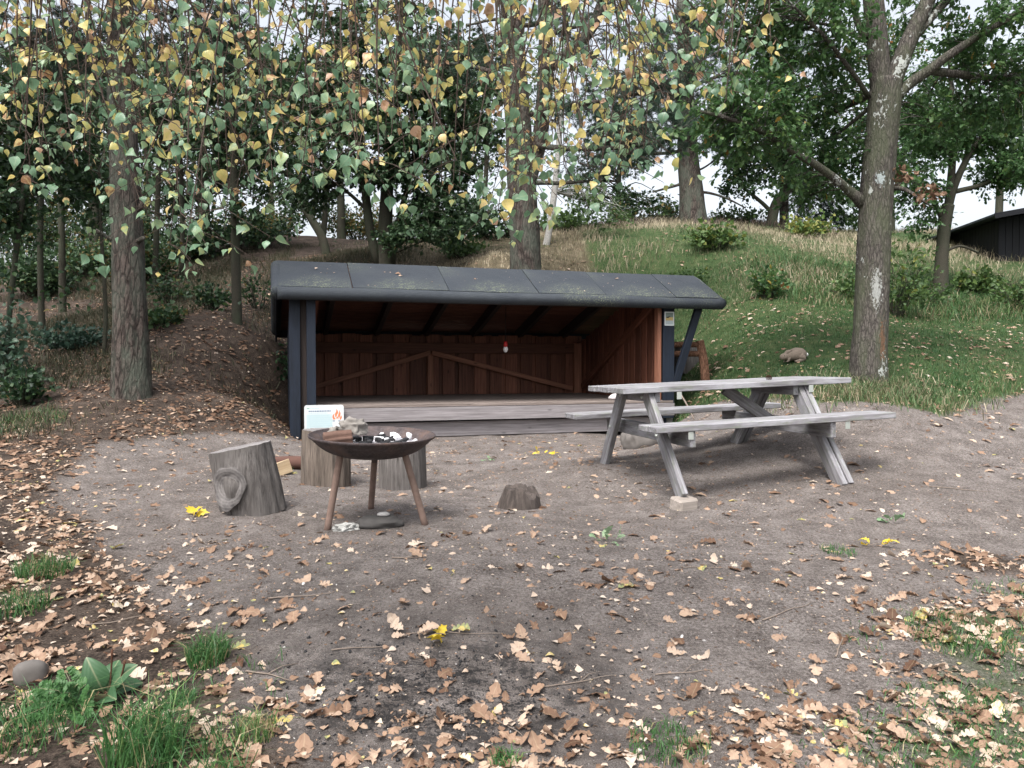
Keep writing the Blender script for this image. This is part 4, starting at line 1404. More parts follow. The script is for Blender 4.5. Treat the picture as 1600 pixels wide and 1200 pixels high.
def make_tree(name, label, d, trunk, limbs=(), crown=(), bark='bark_thin', leaf='dark_leaf', temps=None, size=.09, group=None, flare=0.0,
              rough=.06, cat='tree', sub=(3, .35), tint=(.5, .3), tilt=.8, twig_r=.006, ns=14, rings=40, droop=.25, stubs=(), flen=.03, tmax=1.0):
    temps = temps or SIMPLE
    P, R = poly3(trunk, d)
    base = np.array([P[0][0], P[0][1], float(gz(P[0][0], P[0][1]))])
    if base[2] < P[0][2] + .3: P[0] = base - np.array([0, 0, .28])
    else: P = np.vstack([base * np.array([1, 1, 0]) + np.array([0, 0, P[0][2] - .15]), P]); R = np.concatenate([[R[0]], R])
    root = thing(name, label, cat, loc=base, group=group)
    Pt, Rt = resample(P, R, rings)
    fl = None
    if flare:
        ph = (base[0] * 7) % 6.28
        fl = lambda t, a: 1 + flare * np.exp(-t / flen) * (1 + .5 * np.sin(5 * a + ph) + .3 * np.sin(3 * a - ph))
    V, Qd, Tr = tube(Pt, Rt, ns, rough=rough, freq=3.2 if ns > 20 else 2.5, flare=fl)
    link('trunk', np_mesh('trunk', V - base, [Qd, Tr], M[bark]), root)
    sk_p, sk_r = [Pt[int(rings * .25):]], [Rt[int(rings * .25):]]
    for lb in limbs:
        Pl, Rl = poly3(lb, d)
        Pl, Rl = resample(Pl, Rl, 18)
        Pl = Pl + .012 * np.stack([fbm(Pl * 3 + 9 * k, 2) for k in range(3)], -1)
        n_ = NB(); n_.add(*tube(Pl, Rl, 9, rough=.06, freq=4))
        link('branch', n_.mesh('branch', M[bark], base), root)
        sk_p.append(Pl); sk_r.append(Rl)
    for s in stubs:
        Pl, Rl = poly3(s, d)
        Pl, Rl = resample(Pl, Rl, 8)
        n_ = NB(); n_.add(*tube(Pl, Rl, 8, rough=.1)); link('dead_stub', n_.mesh('dead_stub', M[bark], base), root)
    if not crown: return root
    SP, SR = np.vstack(sk_p), np.concatenate(sk_r)
    tw = NB(); LP, LD = [], []
    ntw = 0
    for (px, py, cd, rx, ry, rz, nt_, nl) in crown:
        c = at(px, py, cd)
        for _ in range(nt_):
            q = rng.normal(size=3); q /= np.linalg.norm(q)
            e = c + q * np.array([rx, ry, rz]) * rng.uniform(.25, 1) ** .5
            dist = np.linalg.norm((SP - e) * np.array([1, 1, 1.3]), axis=1) + np.maximum(0, SP[:, 2] - e[2] - .1) * 1.2
            k = int(np.argmin(dist + rng.uniform(0, .25, len(dist))))
            s = SP[k]
            L = np.linalg.norm(e - s)
            md = (s + e) / 2 + rng.normal(size=3) * .08 * L + np.array([0, 0, .10 * L])
            e2 = e - np.array([0, 0, droop * .35 * min(L, 1.0)])
            r0 = min(SR[k] * .5, twig_r * (.7 + .9 * L))
            Pl, Rl = resample([s, md, e2], [r0, r0 * .65, twig_r * .35], 9)
            tw.add(*tube(Pl, Rl, 5, cap=False))
            ntw += 1
            m_ = sub[0]
            for g in range(m_):
                f = rng.uniform(.45, 1) if g else 1.0
                b_ = Pl[int(f * 8)]
                di = (e2 - s) / (L + 1e-6) * .6 + rng.normal(size=3) * np.array([.75, .75, .45]) - np.array([0, 0, droop * .5])
                di /= np.linalg.norm(di)
                sl_ = sub[1] * rng.uniform(.5, 1.25)
                tip = b_ + di * sl_ - np.array([0, 0, droop * .3 * sl_])
                Ps, Rs_ = resample([b_, (b_ + tip) / 2 + np.array([0, 0, .05 * sl_]), tip], [twig_r * .35, twig_r * .28, twig_r * .15], 5)
                tw.add(*tube(Ps, Rs_, 3, cap=False))
                k2 = max(1, int(nl / m_))
                t = rng.uniform(.1, 1.05, k2)
                LP.append(b_ + (tip - b_) * t[:, None] + rng.normal(size=(k2, 3)) * sl_ * .10)
                LD.append(np.repeat(di[None], k2, 0) * .6 + rnd_dir(k2) * .9)
    link('twig', tw.mesh('twig', M[bark], base), root)['kind'] = 'stuff'
    if name == 'woodland_tree':
        for _ in range(16):
            k = rng.integers(3, len(Pt) - 4); a_ = rng.uniform(0, 2 * np.pi); l_ = rng.uniform(.25, .9)
            di = np.array([math.cos(a_), math.sin(a_), rng.uniform(.1, .9)])
            e = Pt[k] + di * l_
            Ps, Rs_ = resample([Pt[k], Pt[k] + di * l_ * .5 + rng.normal(size=3) * .05, e - np.array([0, 0, .1 * l_])], [twig_r * 1.1, twig_r * .7, twig_r * .3], 7)
            tw.add(*tube(Ps, Rs_, 4, cap=False))
            if _ % 2:
                LP.append(Ps[3:][rng.integers(0, 4, 14)] + rng.normal(size=(14, 3)) * .10); LD.append(rnd_dir(14))
    LP, LD = np.vstack(LP), np.vstack(LD)
    LD[:, 2] -= droop
    N = rnd_dir(len(LP), .9, .8) * tilt + np.array([0, 0, 1 - tilt * .6])
    # reject leaves right in front of nothing: keep all
    tn = np.clip(tint[0] + rng.normal(size=len(LP)) * tint[1] + .25 * tint[1] * 4 * fbm(LP * 1.1, 2), 0, tmax)
    sz = size * rng.uniform(.65, 1.2, len(LP))
    o = link('crown', scatter('crown', temps, LP, LD, N, sz, tn, M[leaf], base), root)
    o['kind'] = 'stuff'
    return root


LEAFCOUNT = 0
# big pine left of the shelter
make_tree('pine_tree', 'stout straight pine trunk with greenish base left of the shelter', 8.75,
          [(207, 612, 58), (205, 560, 53), (203, 480, 48), (200, 400, 45), (197, 330, 43), (192, 200, 40), (188, 0, 37), (187, -250, 31), (187, -600, 22)],
          limbs=[[(190, 60, 9), (260, 20, 6, -.3), (330, 10, 3, -.5)], [(190, 90, 9), (120, 60, 6, .3), (50, 70, 3, .6)], [(189, -60, 9), (270, -90, 6), (360, -100, 3)], [(188, -80, 9), (100, -120, 6), (20, -110, 3)]],
          crown=[(270, 20, 8.5, .8, .6, .35, 26, 60), (100, 60, 9.2, .7, .6, .35, 26, 60), (300, -110, 8.7, .9, .8, .4, 20, 50), (70, -120, 8.7, .9, .8, .4, 20, 50)],
          bark='bark_pine', leaf='needle', temps=TUFT, size=.065, flare=.38, flen=.018, rough=.12, ns=40, rings=90, tint=(.4, .25), twig_r=.009,
          stubs=[[(196, 383, 9), (170, 372, 7, -.1), (150, 359, 5, -.2)], [(205, 383, 10), (224, 372, 7, -.12), (222, 374, 5, -.2)], [(212, 330, 12), (226, 316, 9), (232, 312, 7)]])
# pine behind the shelter
make_tree('pine_tree', 'tall forked pine rising right behind the shelter roof', 13.8,
          [(824, 440, 50), (820, 380, 46), (815, 300, 43), (810, 200, 40), (804, 100, 36), (799, 0, 33), (795, -250, 24)],
          limbs=[[(822, 300, 24), (842, 220, 24, .1), (851, 120, 24, .1), (852, 40, 22, .1), (848, -80, 18, .1)],
                 [(848, 110, 20), (885, 85, 19), (920, 50, 18), (942, 0, 17), (955, -70, 14)],
                 [(832, 226, 10), (870, 231, 9, -.3), (930, 232, 8, -.6), (1000, 226, 6, -.8), (1050, 215, 4, -1)],
                 [(830, 180, 10), (870, 168, 9, -.2), (930, 160, 7, -.3), (1010, 145, 5, -.4), (1080, 150, 3, -.4)],
                 [(835, 285, 8), (880, 286, 6), (940, 282, 4)],
                 [(800, 130, 10), (760, 110, 8, .3), (700, 100, 5, .6), (640, 110, 3, .8)],
                 [(850, 60, 9), (880, 45, 8), (905, 40, 6), (925, 20, 4)], [(845, 35, 8), (820, 40, 7), (780, 30, 5), (730, 40, 3)]],
          crown=[(960, 150, 13.4, 1.3, .9, .55, 46, 66), (1020, 210, 13.0, .9, .7, .35, 24, 60), (900, 30, 13.8, 1.0, .9, .5, 20, 60), (720, 80, 14.4, 1.0, .8, .4, 22, 60),
                 (1040, 90, 13.5, .9, .8, .6, 26, 60), (930, 255, 13.8, .7, .5, .2, 10, 40)],
          bark='bark_pine', leaf='needle', temps=TUFT, size=.075, flare=.2, rough=.12, ns=36, rings=80, tint=(.5, .25), twig_r=.010)
# oak on the right
make_tree('oak_tree', 'oak with pale lichen patches on its trunk behind the picnic table', 9.0,
          [(1357, 594, 61), (1358, 560, 55), (1361, 500, 51), (1364, 420, 49), (1368, 330, 48), (1374, 240, 46), (1381, 170, 47), (1384, 125, 43)],
          limbs=[[(1380, 160, 34), (1373, 90, 32), (1366, 20, 31), (1358, -80, 27), (1350, -260, 18)],
                 [(1388, 150, 28), (1410, 90, 27), (1432, 40, 25), (1455, -10, 22), (1500, -130, 16)],
                 [(1428, 60, 15), (1455, 28, 13), (1490, -10, 11), (1540, -70, 8)],
                 [(1352, 60, 11), (1338, 25, 10), (1333, -20, 9), (1328, -100, 6)],
                 [(1395, 158, 20), (1420, 132, 17), (1450, 112, 16, -.1), (1480, 88, 14, -.2), (1530, 55, 11, -.3), (1590, 20, 8, -.4), (1660, -30, 4, -.5)],
                 [(1452, 112, 11, -.1), (1500, 116, 12, 0), (1550, 121, 11, .1), (1610, 122, 9, .2), (1680, 138, 5, .3)],
                 [(1350, 318, 22), (1330, 300, 14), (1290, 268, 12, -.2), (1240, 237, 11, -.4), (1190, 205, 9, -.6), (1140, 185, 7, -.8), (1085, 172, 4, -.9)],
                 [(1362, 148, 10), (1335, 160, 10, .3), (1303, 175, 8, .6), (1265, 185, 5, .8), (1220, 170, 3, .9)],
                 [(1365, 160, 7), (1345, 180, 6, .2), (1300, 215, 5, .5), (1255, 240, 3, .7)],
                 [(1396, 294, 8), (1415, 296, 6, -.2), (1440, 312, 4, -.3), (1460, 325, 2, -.3)],
                 [(1355, 150, 8), (1330, 110, 7, -.3), (1290, 60, 6, -.6), (1250, 20, 4, -.8), (1210, -20, 3, -1)],
                 [(1345, 60, 6), (1300, 40, 5), (1255, 35, 3)]],
          crown=[(1270, 40, 8.6, .75, .6, .45, 46, 42), (1240, 130, 9.3, .8, .6, .45, 48, 38), (1170, 150, 8.5, .55, .6, .35, 36, 36), (1150, 40, 8.8, .6, .7, .4, 34, 36),
                 (1310, 240, 9.6, .45, .5, .5, 36, 34), (1200, 230, 8.6, .6, .5, .3, 26, 34), (1260, 290, 9.4, .4, .4, .25, 14, 30), (1410, 20, 9.4, .35, .5, .3, 12, 30),
                 (1570, 60, 8.8, .6, .7, .4, 44, 40), (1580, 160, 9.2, .5, .6, .35, 34, 36), (1460, 170, 9.4, .45, .5, .3, 22, 34), (1540, -40, 8.8, .8, .8, .4, 24, 34), (1240, -60, 8.6, 1.0, .8, .4, 30, 34),
                 (1420, 265, 9.3, .2, .3, .15, 8, 20), (1100, 190, 8.3, .35, .4, .25, 14, 30)],
          bark='bark_oak', leaf='oak_leaf', temps=OAK_LOW, size=.085, flare=.2, rough=.09, ns=44, rings=90, tint=(.48, .17), tmax=.97, sub=(4, .26), twig_r=.006, droop=.15)
oakr = [o for o in SC.objects if o.get('label', '').startswith('oak with pale lichen')][0]
for (px_, py_, d_, n_l) in ((1408, 276, 8.9, 26), (1398, 268, 9.0, 16), (1447, 304, 8.6, 34)):
    c_ = at(px_, py_, d_)
    Pq_ = c_ + rng.normal(size=(n_l, 3)) * np.array([.07, .07, .05])
    o = link('dead_leaf_spray', scatter('dead_leaf_spray', OAK_LOW, Pq_, rnd_dir(n_l, -.5), rnd_dir(n_l), rng.uniform(.07, .11, n_l), np.clip(rng.normal(.22, .14, n_l), 0, 1), M['dead_leaf'], np.array(oakr.location)), oakr)
    o['kind'] = 'stuff'; o['label'] = 'withered brown leaves on a broken oak twig'
# small oak at the right
make_tree('oak_tree', 'slim young oak with open crown in front of the black hut', 14.0,
          [(1470, 452, 24), (1471, 420, 20), (1473, 380, 18), (1477, 340, 20), (1482, 320, 18)],
          limbs=[[(1480, 330, 13), (1492, 290, 11), (1515, 240, 9), (1550, 200, 7), (1600, 165, 4)], [(1481, 330, 13), (1487, 270, 11), (1488, 200, 9), (1486, 130, 6), (1480, 60, 4)],
                 [(1475, 350, 9), (1460, 318, 7), (1435, 290, 5), (1400, 275, 3)], [(1490, 300, 8), (1530, 290, 7), (1580, 270, 5), (1630, 262, 3)],
                 [(1486, 200, 6), (1450, 165, 5), (1415, 150, 3)], [(1472, 395, 5), (1500, 385, 4), (1530, 395, 3)]],
          crown=[(1450, 210, 14, .75, .7, .75, 60, 44), (1540, 190, 14, .8, .8, .6, 60, 44), (1580, 262, 13.8, .6, .7, .32, 40, 44), (1430, 300, 14, .5, .5, .35, 26, 36),
                 (1490, 110, 14.3, .8, .7, .5, 30, 40), (1600, 200, 14, .6, .6, .6, 30, 40), (1450, 350, 14, .4, .4, .2, 8, 30)],
          bark='bark_thin', leaf='oak_leaf', temps=OAK_LOW, size=.10, tint=(.42, .15), tmax=.93, sub=(4, .3), twig_r=.007, droop=.15, flare=.3)
# pine on the crest
make_tree('pine_tree', 'thick pine trunk with bare side twigs alone on the crest', 22.0,
          [(1085, 362, 44), (1081, 310, 38), (1076, 262, 33), (1073, 200, 29), (1070, 100, 24), (1066, 0, 18)],
          limbs=[[(1085, 300, 5), (1110, 302, 4), (1140, 312, 3), (1165, 325, 2)], [(1070, 285, 5), (1050, 292, 4), (1020, 300, 3)], [(1075, 240, 7), (1110, 225, 6), (1160, 215, 4), (1200, 225, 3)],
                 [(1070, 235, 6), (1030, 240, 5), (980, 236, 3)], [(1070, 140, 7), (1120, 120, 5), (1180, 110, 3)], [(1070, 140, 7), (1020, 120, 5), (970, 115, 3)], [(1078, 270, 4), (1100, 262, 3), (1130, 240, 2)]],
          crown=[(1060, 170, 22, 1.6, 1.4, .9, 46, 60), (1150, 215, 21.7, 1.1, 1, .4, 26, 54), (985, 215, 22.3, 1.0, 1, .6, 26, 54), (1080, 60, 22, 2.0, 1.6, .8, 40, 54), (1180, 90, 22, 1.3, 1.2, .6, 26, 50)],
          bark='bark_pine', leaf='needle', temps=TUFT, size=.12, tint=(.75, .25), twig_r=.012, ns=20, flare=.3, sub=(3, .5))
# crest oak and its neighbour
make_tree('oak_tree', 'leaning low forked oak on the crest', 22.5,
          [(1204, 366, 18), (1207, 340, 16), (1213, 318, 15), (1222, 304, 13)],
          limbs=[[(1218, 310, 9), (1240, 295, 7), (1275, 285, 5), (1310, 290, 3)], [(1208, 335, 7), (1192, 318, 6), (1170, 300, 5), (1145, 280, 3)], [(1220, 305, 8), (1228, 270, 6), (1225, 230, 4)]],
          crown=[(1190, 250, 22.5, 1.0, 1, .6, 40, 40), (1260, 255, 22.5, 1.2, 1, .6, 44, 40), (1310, 300, 22, .7, .7, .3, 16, 30), (1155, 285, 22.3, .5, .6, .25, 14, 30), (1230, 190, 22.5, 1.5, 1, .6, 40, 40)],
          bark='bark_thin', leaf='dark_leaf', temps=ROUND, size=.13, tint=(.55, .2), sub=(3, .5), twig_r=.010, rough=.1)
make_tree('pine_tree', 'slim straight pine next to the leaning oak on the crest', 23.0,
          [(1226, 362, 15), (1225, 300, 13), (1223, 220, 12), (1221, 120, 10), (1220, 20, 7)],
          limbs=[[(1222, 150, 5), (1260, 135, 4), (1300, 130, 2)], [(1222, 130, 5), (1180, 115, 4), (1140, 112, 2)]],
          crown=[(1280, 335, 23.5, .9, .8, .2, 26, 40), (1250, 100, 23, 1.6, 1.4, .8, 40, 44)], bark='bark_pine', leaf='needle', temps=TUFT, size=.12, tint=(.3, .2), twig_r=.010, sub=(3, .5))
# dark many stemmed tree
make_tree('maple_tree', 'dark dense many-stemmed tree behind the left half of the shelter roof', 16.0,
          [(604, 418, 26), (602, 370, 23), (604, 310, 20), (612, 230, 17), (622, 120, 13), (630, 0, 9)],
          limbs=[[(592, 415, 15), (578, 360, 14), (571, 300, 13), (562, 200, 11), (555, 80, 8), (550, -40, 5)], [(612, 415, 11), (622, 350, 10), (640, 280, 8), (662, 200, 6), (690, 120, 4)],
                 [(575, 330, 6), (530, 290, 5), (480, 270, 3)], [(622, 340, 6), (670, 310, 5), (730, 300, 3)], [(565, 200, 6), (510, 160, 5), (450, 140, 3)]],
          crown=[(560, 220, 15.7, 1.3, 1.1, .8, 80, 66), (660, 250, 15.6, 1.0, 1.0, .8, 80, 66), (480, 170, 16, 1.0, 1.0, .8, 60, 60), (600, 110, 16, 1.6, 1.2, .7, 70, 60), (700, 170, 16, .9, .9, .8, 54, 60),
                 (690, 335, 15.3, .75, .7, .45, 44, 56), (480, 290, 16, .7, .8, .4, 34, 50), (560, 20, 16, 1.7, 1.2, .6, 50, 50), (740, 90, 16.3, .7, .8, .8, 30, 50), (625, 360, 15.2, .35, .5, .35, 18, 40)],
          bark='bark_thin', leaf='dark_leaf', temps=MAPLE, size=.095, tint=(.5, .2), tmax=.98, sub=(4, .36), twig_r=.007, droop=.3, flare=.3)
# thin birch
make_tree('birch_tree', 'thin pale leaning birch trunk right of the forked pine', 18.0,
          [(850, 398, 11), (858, 360, 10), (865, 310, 10), (871, 250, 9), (876, 180, 8), (880, 90, 6), (884, 0, 4)],
          crown=[(870, 120, 18, 1.1, 1, 1.0, 34, 40), (930, 320, 18.5, .9, .8, .35, 30, 40)], bark='bark_birch', leaf='shrub_leaf', temps=SIMPLE, size=.08, tint=(.3, .2), flare=.2)
# slender stems in the wood on the left
stems = [
    ('moss grey slender trunk between the stout pine and the shelter', 12.0, [(372, 552, 17), (370, 480, 15), (368, 400, 14), (366, 300, 13), (364, 180, 11), (362, 60, 8)],
     [(370, 120, 12.2, .8, .8, .8, 54, 50), (330, 230, 12.4, .5, .5, .4, 26, 40), (420, 230, 12, .45, .5, .4, 26, 40), (385, 330, 11.8, .3, .3, .2, 10, 30)], 'dark_leaf'),
    ('thin dark trunk at the far left edge of the wood', 12.5, [(68, 545, 10), (64, 460, 9), (63, 350, 9), (68, 220, 8), (74, 80, 6)],
     [(60, 150, 12.5, .9, .8, .9, 60, 50), (120, 260, 13, .6, .6, .5, 36, 44), (20, 260, 12.5, .6, .6, .6, 40, 44)], 'dark_leaf'),
    ('thin trunk second from the far left edge of the wood', 15.0, [(98, 492, 11), (97, 400, 10), (95, 300, 9), (92, 160, 8), (90, 40, 5)],
     [(95, 130, 15, 1.1, 1, 1.0, 60, 50), (150, 250, 15, .7, .7, .6, 40, 44)], 'dark_leaf'),
    ('dark thick trunk standing on the leafy slope left of the stout pine', 22.0, [(149, 412, 17), (147, 340, 15), (145, 260, 14), (141, 120, 11), (138, 0, 8)],
     [(145, 140, 22, 2.0, 1.6, 1.6, 80, 54), (60, 250, 22, 1.4, 1.4, .9, 50, 50), (220, 250, 22, 1.0, 1.2, .9, 50, 50)], 'dark_leaf'),
    ('crooked thin grey sapling close beside the stout pine', 10.5, [(160, 556, 7), (165, 500, 6), (163, 440, 6), (158, 360, 5), (155, 260, 4)],
     [(150, 300, 10.5, .4, .4, .4, 20, 36)], 'dark_leaf'),
    ('dark trunk on the slope right of the stout pine', 20.0, [(320, 470, 22), (321, 410, 19), (319, 340, 18), (316, 240, 15), (312, 100, 11), (310, 0, 8)],
     [(310, 150, 20, 1.8, 1.5, 1.4, 80, 54), (260, 290, 20, .9, 1, .6, 36, 44), (390, 270, 20, .9, 1, .7, 40, 44)], 'dark_leaf'),
    ('sapling trunk leaning right in the left foreground wood', 10.0, [(10, 585, 9), (14, 500, 8), (22, 420, 8), (34, 320, 7), (48, 200, 5)],
     [(30, 200, 10, .6, .6, .6, 44, 44), (10, 320, 10, .4, .4, .4, 26, 40)], 'dark_leaf'),
    ('dark leaning trunk crossing behind the left end of the shelter roof', 19.0, [(512, 402, 14), (505, 375, 13), (488, 345, 12), (468, 310, 11), (448, 240, 9), (440, 140, 7)],
     [(440, 180, 19, 1.2, 1.1, 1.0, 54, 50)], 'dark_leaf'),
    ('upright dark trunk behind the leaning one above the shelter', 21.0, [(498, 408, 9), (506, 360, 9), (508, 300, 8), (506, 200, 7), (505, 80, 5)],
     [(500, 120, 21, 1.4, 1.3, 1.2, 60, 50)], 'dark_leaf'),
    ('grey trunk on the skyline between the dark stems', 24.0, [(534, 372, 13), (533, 330, 12), (531, 260, 11), (529, 140, 9), (528, 20, 6)],
     [(530, 130, 24, 1.8, 1.5, 1.5, 70, 50), (470, 330, 24, .8, .9, .35, 24, 40)], 'dark_leaf'),
    ('slim trunk on the slope left of the shelter roof', 17.0, [(240, 470, 10), (243, 400, 9), (246, 320, 8), (250, 200, 7), (252, 60, 5)],
     [(250, 170, 17, 1.0, 1, 1.0, 56, 50)], 'dark_leaf'),
    ('pale thin trunk in the wood above the leafy path', 18.0, [(282, 452, 8), (285, 390, 7), (284, 300, 7), (280, 180, 5)],
     [(280, 210, 18, .9, .9, .9, 44, 46)], 'dark_leaf'),
    ('dim trunk deep in the wood at the far left', 26.0, [(30, 440, 14), (28, 360, 13), (30, 240, 11), (34, 100, 8)],
     [(30, 150, 26, 2.2, 1.8, 1.8, 90, 54), (80, 330, 26, 1.2, 1.2, .7, 44, 44)], 'dark_leaf'),
    ('dim trunk deep in the wood behind the stout pine', 27.0, [(228, 412, 12), (229, 340, 11), (232, 220, 9), (234, 80, 7)],
     [(230, 140, 27, 2.2, 1.8, 1.8, 90, 54), (180, 340, 27, 1.2, 1.2, .6, 40, 44)], 'dark_leaf'),
    ('dim trunk deep in the wood above the crest of the path', 27.0, [(425, 372, 10), (424, 320, 9), (420, 220, 8), (418, 80, 6)],
     [(410, 130, 27, 2.2, 1.8, 1.7, 80, 54)], 'dark_leaf'),
    ('dim trunk behind the dense dark tree', 26.0, [(672, 372, 12), (673, 320, 11), (676, 220, 9), (680, 60, 6)],
     [(680, 120, 26, 2.0, 1.8, 1.7, 80, 54), (740, 220, 25, 1.0, 1.2, 1.0, 44, 50)], 'dark_leaf'),
    ('slim tree between the dense dark tree and the forked pine', 20.0, [(752, 388, 9), (755, 340, 8), (760, 260, 7), (764, 120, 5)],
     [(755, 150, 20, 1.0, 1, 1.3, 60, 50), (740, 330, 19.5, .6, .6, .3, 20, 40)], 'dark_leaf'),
    ('leafy tree on the crest right of the thin birch', 25.0, [(965, 352, 9), (966, 300, 8), (970, 220, 6), (972, 120, 4)],
     [(970, 230, 25, 1.5, 1.2, 1.0, 50, 46), (1000, 320, 24.5, 1.3, 1, .35, 36, 40), (915, 290, 25, .9, .9, .6, 24, 40)], 'dark_leaf'),
    ('distant oak beyond the crest behind the lichen patched trunk', 24.0, [(1392, 366, 14), (1391, 320, 12), (1388, 240, 10), (1380, 120, 7)],
     [(1330, 190, 24, 1.5, 1.3, 1.3, 60, 50), (1430, 210, 24, 1.4, 1.3, 1.2, 60, 50), (1330, 330, 23, .8, .8, .4, 24, 40), (1400, 60, 24, 1.6, 1.3, 1, 40, 50)], 'oak_leaf'),
    ('distant tree beyond the crest above the black hut', 26.0, [(1560, 350, 12), (1562, 300, 11), (1566, 220, 9), (1570, 100, 6)],
     [(1570, 210, 26, 1.7, 1.5, 1.4, 60, 50), (1640, 120, 26, 1.5, 1.5, 1.4, 40, 50)], 'oak_leaf')]
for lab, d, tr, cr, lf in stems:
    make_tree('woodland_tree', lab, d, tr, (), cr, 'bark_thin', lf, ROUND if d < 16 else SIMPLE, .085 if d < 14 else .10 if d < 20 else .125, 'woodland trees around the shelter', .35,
              sub=(3, .34 if d < 16 else .5), tint=(.5, .22), twig_r=.006 if d < 16 else .010, droop=.2, rings=30, ns=12)


make_tree('added_shade_tree', 'unseen tall beech added at the left so its high crown shades the wood floor', 6.8, [(-520, 700, 62), (-525, 300, 52), (-515, -100, 46), (-500, -600, 36), (-490, -1100, 20)], (),  # out-of-view tree, added so its crown darkens the wooded slope
          [(-330, -820, 7.0, 2.6, 2.8, 1.6, 90, 80), (-620, -900, 7.5, 2.4, 2.6, 1.8, 60, 70)], 'bark_thin', 'dark_leaf', SIMPLE, .15, None, .3, sub=(4, .6), twig_r=.012)


# ------------------------------------------------------------------ shrubs and low plants
def shrub(name, label, px, py, d, w, h, leaf, temps, size, n, nl, cat='shrub', tint=(.5, .25), group=None):
    b0 = on_ground(px, py, d)
    root = thing(name, label, cat, loc=b0, group=group)
    st = NB(); LP, LD = [], []
    for k in range(n):
        a = rng.uniform(0, 2 * np.pi); r_ = w * rng.uniform(.15, 1) ** .6
        e = np.array([r_ * math.cos(a), r_ * math.sin(a), h * rng.uniform(.35, 1) * (1 - .35 * (r_ / w) ** 2)])
        s = np.array([.2 * e[0], .2 * e[1], -.03])
        Pl, Rl = resample([s, (s + e) / 2 + rng.normal(size=3) * .05 * h + np.array([0, 0, .1 * h]), e], [.008, .005, .002], 8)
        st.add(*tube(Pl, Rl, 5, cap=False))
        t = rng.uniform(.35, 1.05, nl)
        LP.append(s + (e - s) * t[:, None] + np.array([0, 0, .1 * h]) * (4 * t * (1 - t))[:, None] * .5 + rng.normal(size=(nl, 3)) * .09 * max(w, h))
        LD.append(rnd_dir(nl) + (e / (np.linalg.norm(e) + 1e-6))[None] * .6)
    link('stem', st.mesh('stem', M['bark_thin']), root)
    LP, LD = np.vstack(LP), np.vstack(LD)
    LP[:, 2] = np.maximum(LP[:, 2], .02)
    N = rnd_dir(len(LP), .9, .8)
    o = link('foliage', scatter('foliage', temps, LP, LD, N, size * rng.uniform(.6, 1.2, len(LP)), np.clip(tint[0] + rng.normal(size=len(LP)) * tint[1], 0, 1), M[leaf]), root)
    o['kind'] = 'stuff'
    return root


shrub('elder_shrub', 'bluish green broad leaved shrub at the left edge of the wood', -2, 552, 9.2, .26, 1.45, 'blue_leaf', ROUND, .085, 20, 22)
shrub('bramble_shrub', 'low dark shrub on the leaf litter left of the stout pine', 120, 560, 11.0, .5, .40, 'blue_leaf', ROUND, .075, 34, 26, tint=(.25, .2))
shrub('bramble_shrub', 'low green bush right behind the stout pine', 250, 545, 11.5, .4, .38, 'dark_leaf', ROUND, .09, 26, 22, tint=(.7, .25))
shrub('bramble_shrub', 'thin straggly bush beside the leafy path', 265, 480, 14.5, .6, .6, 'dark_leaf', SIMPLE, .09, 22, 14)
shrub('bramble_shrub', 'straggly bush against the slope left of the shelter roof', 405, 470, 14.0, .6, .8, 'dark_leaf', SIMPLE, .08, 26, 12)
shrub('oak_sapling', 'bushy dark oak sapling in the grass between shelter and oak', 1200, 482, 13.2, .32, .52, 'oak_leaf', OAK_LOW, .10, 30, 18)
shrub('oak_sapling', 'tall leafy sapling tucked behind the lichen patched oak trunk', 1398, 480, 12.5, .55, 1.3, 'shrub_leaf', OAK_LOW, .10, 34, 18, tint=(.4, .3))
shrub('bramble_shrub', 'leafy green bush in front of the black hut', 1525, 455, 14.5, .35, .55, 'shrub_leaf', ROUND, .10, 30, 18)
shrub('bramble_shrub', 'yellowish green bush among dry grass near the crest', 1265, 398, 20, .7, .7, 'shrub_leaf', ROUND, .12, 30, 18, tint=(.85, .2))
shrub('bramble_shrub', 'pale green leafy bush on the grassy slope above the shelter roof', 1120, 412, 17, .7, .6, 'shrub_leaf', ROUND, .11, 34, 20, tint=(.6, .25))
shrub('bramble_shrub', 'green bush at the foot of the thin birch', 880, 372, 20.5, .9, .7, 'shrub_leaf', ROUND, .12, 34, 20, tint=(.35, .2))
shrub('bramble_shrub', 'dark bush at the foot of the forked pine', 770, 392, 19.5, .9, .6, 'dark_leaf', ROUND, .11, 34, 20)
shrub('bramble_shrub', 'small green bush on the slope above the middle of the shelter roof', 725, 408, 17, .7, .45, 'shrub_leaf', ROUND, .10, 30, 18, tint=(.3, .2))
shrub('bramble_shrub', 'dark bush on the skyline left of the shelter roof', 385, 395, 21, 1.3, .7, 'dark_leaf', ROUND, .12, 44, 24)
shrub('bramble_shrub', 'low dark bush on the crest under the lone pine', 1010, 352, 23.5, 1.6, .55, 'dark_leaf', SIMPLE, .12, 50, 24, tint=(.8, .2))
shrub('bramble_shrub', 'green bush on the skyline between crest pine and leaning oak', 1150, 360, 23.5, .9, .5, 'shrub_leaf', SIMPLE, .12, 34, 20, tint=(.2, .2))


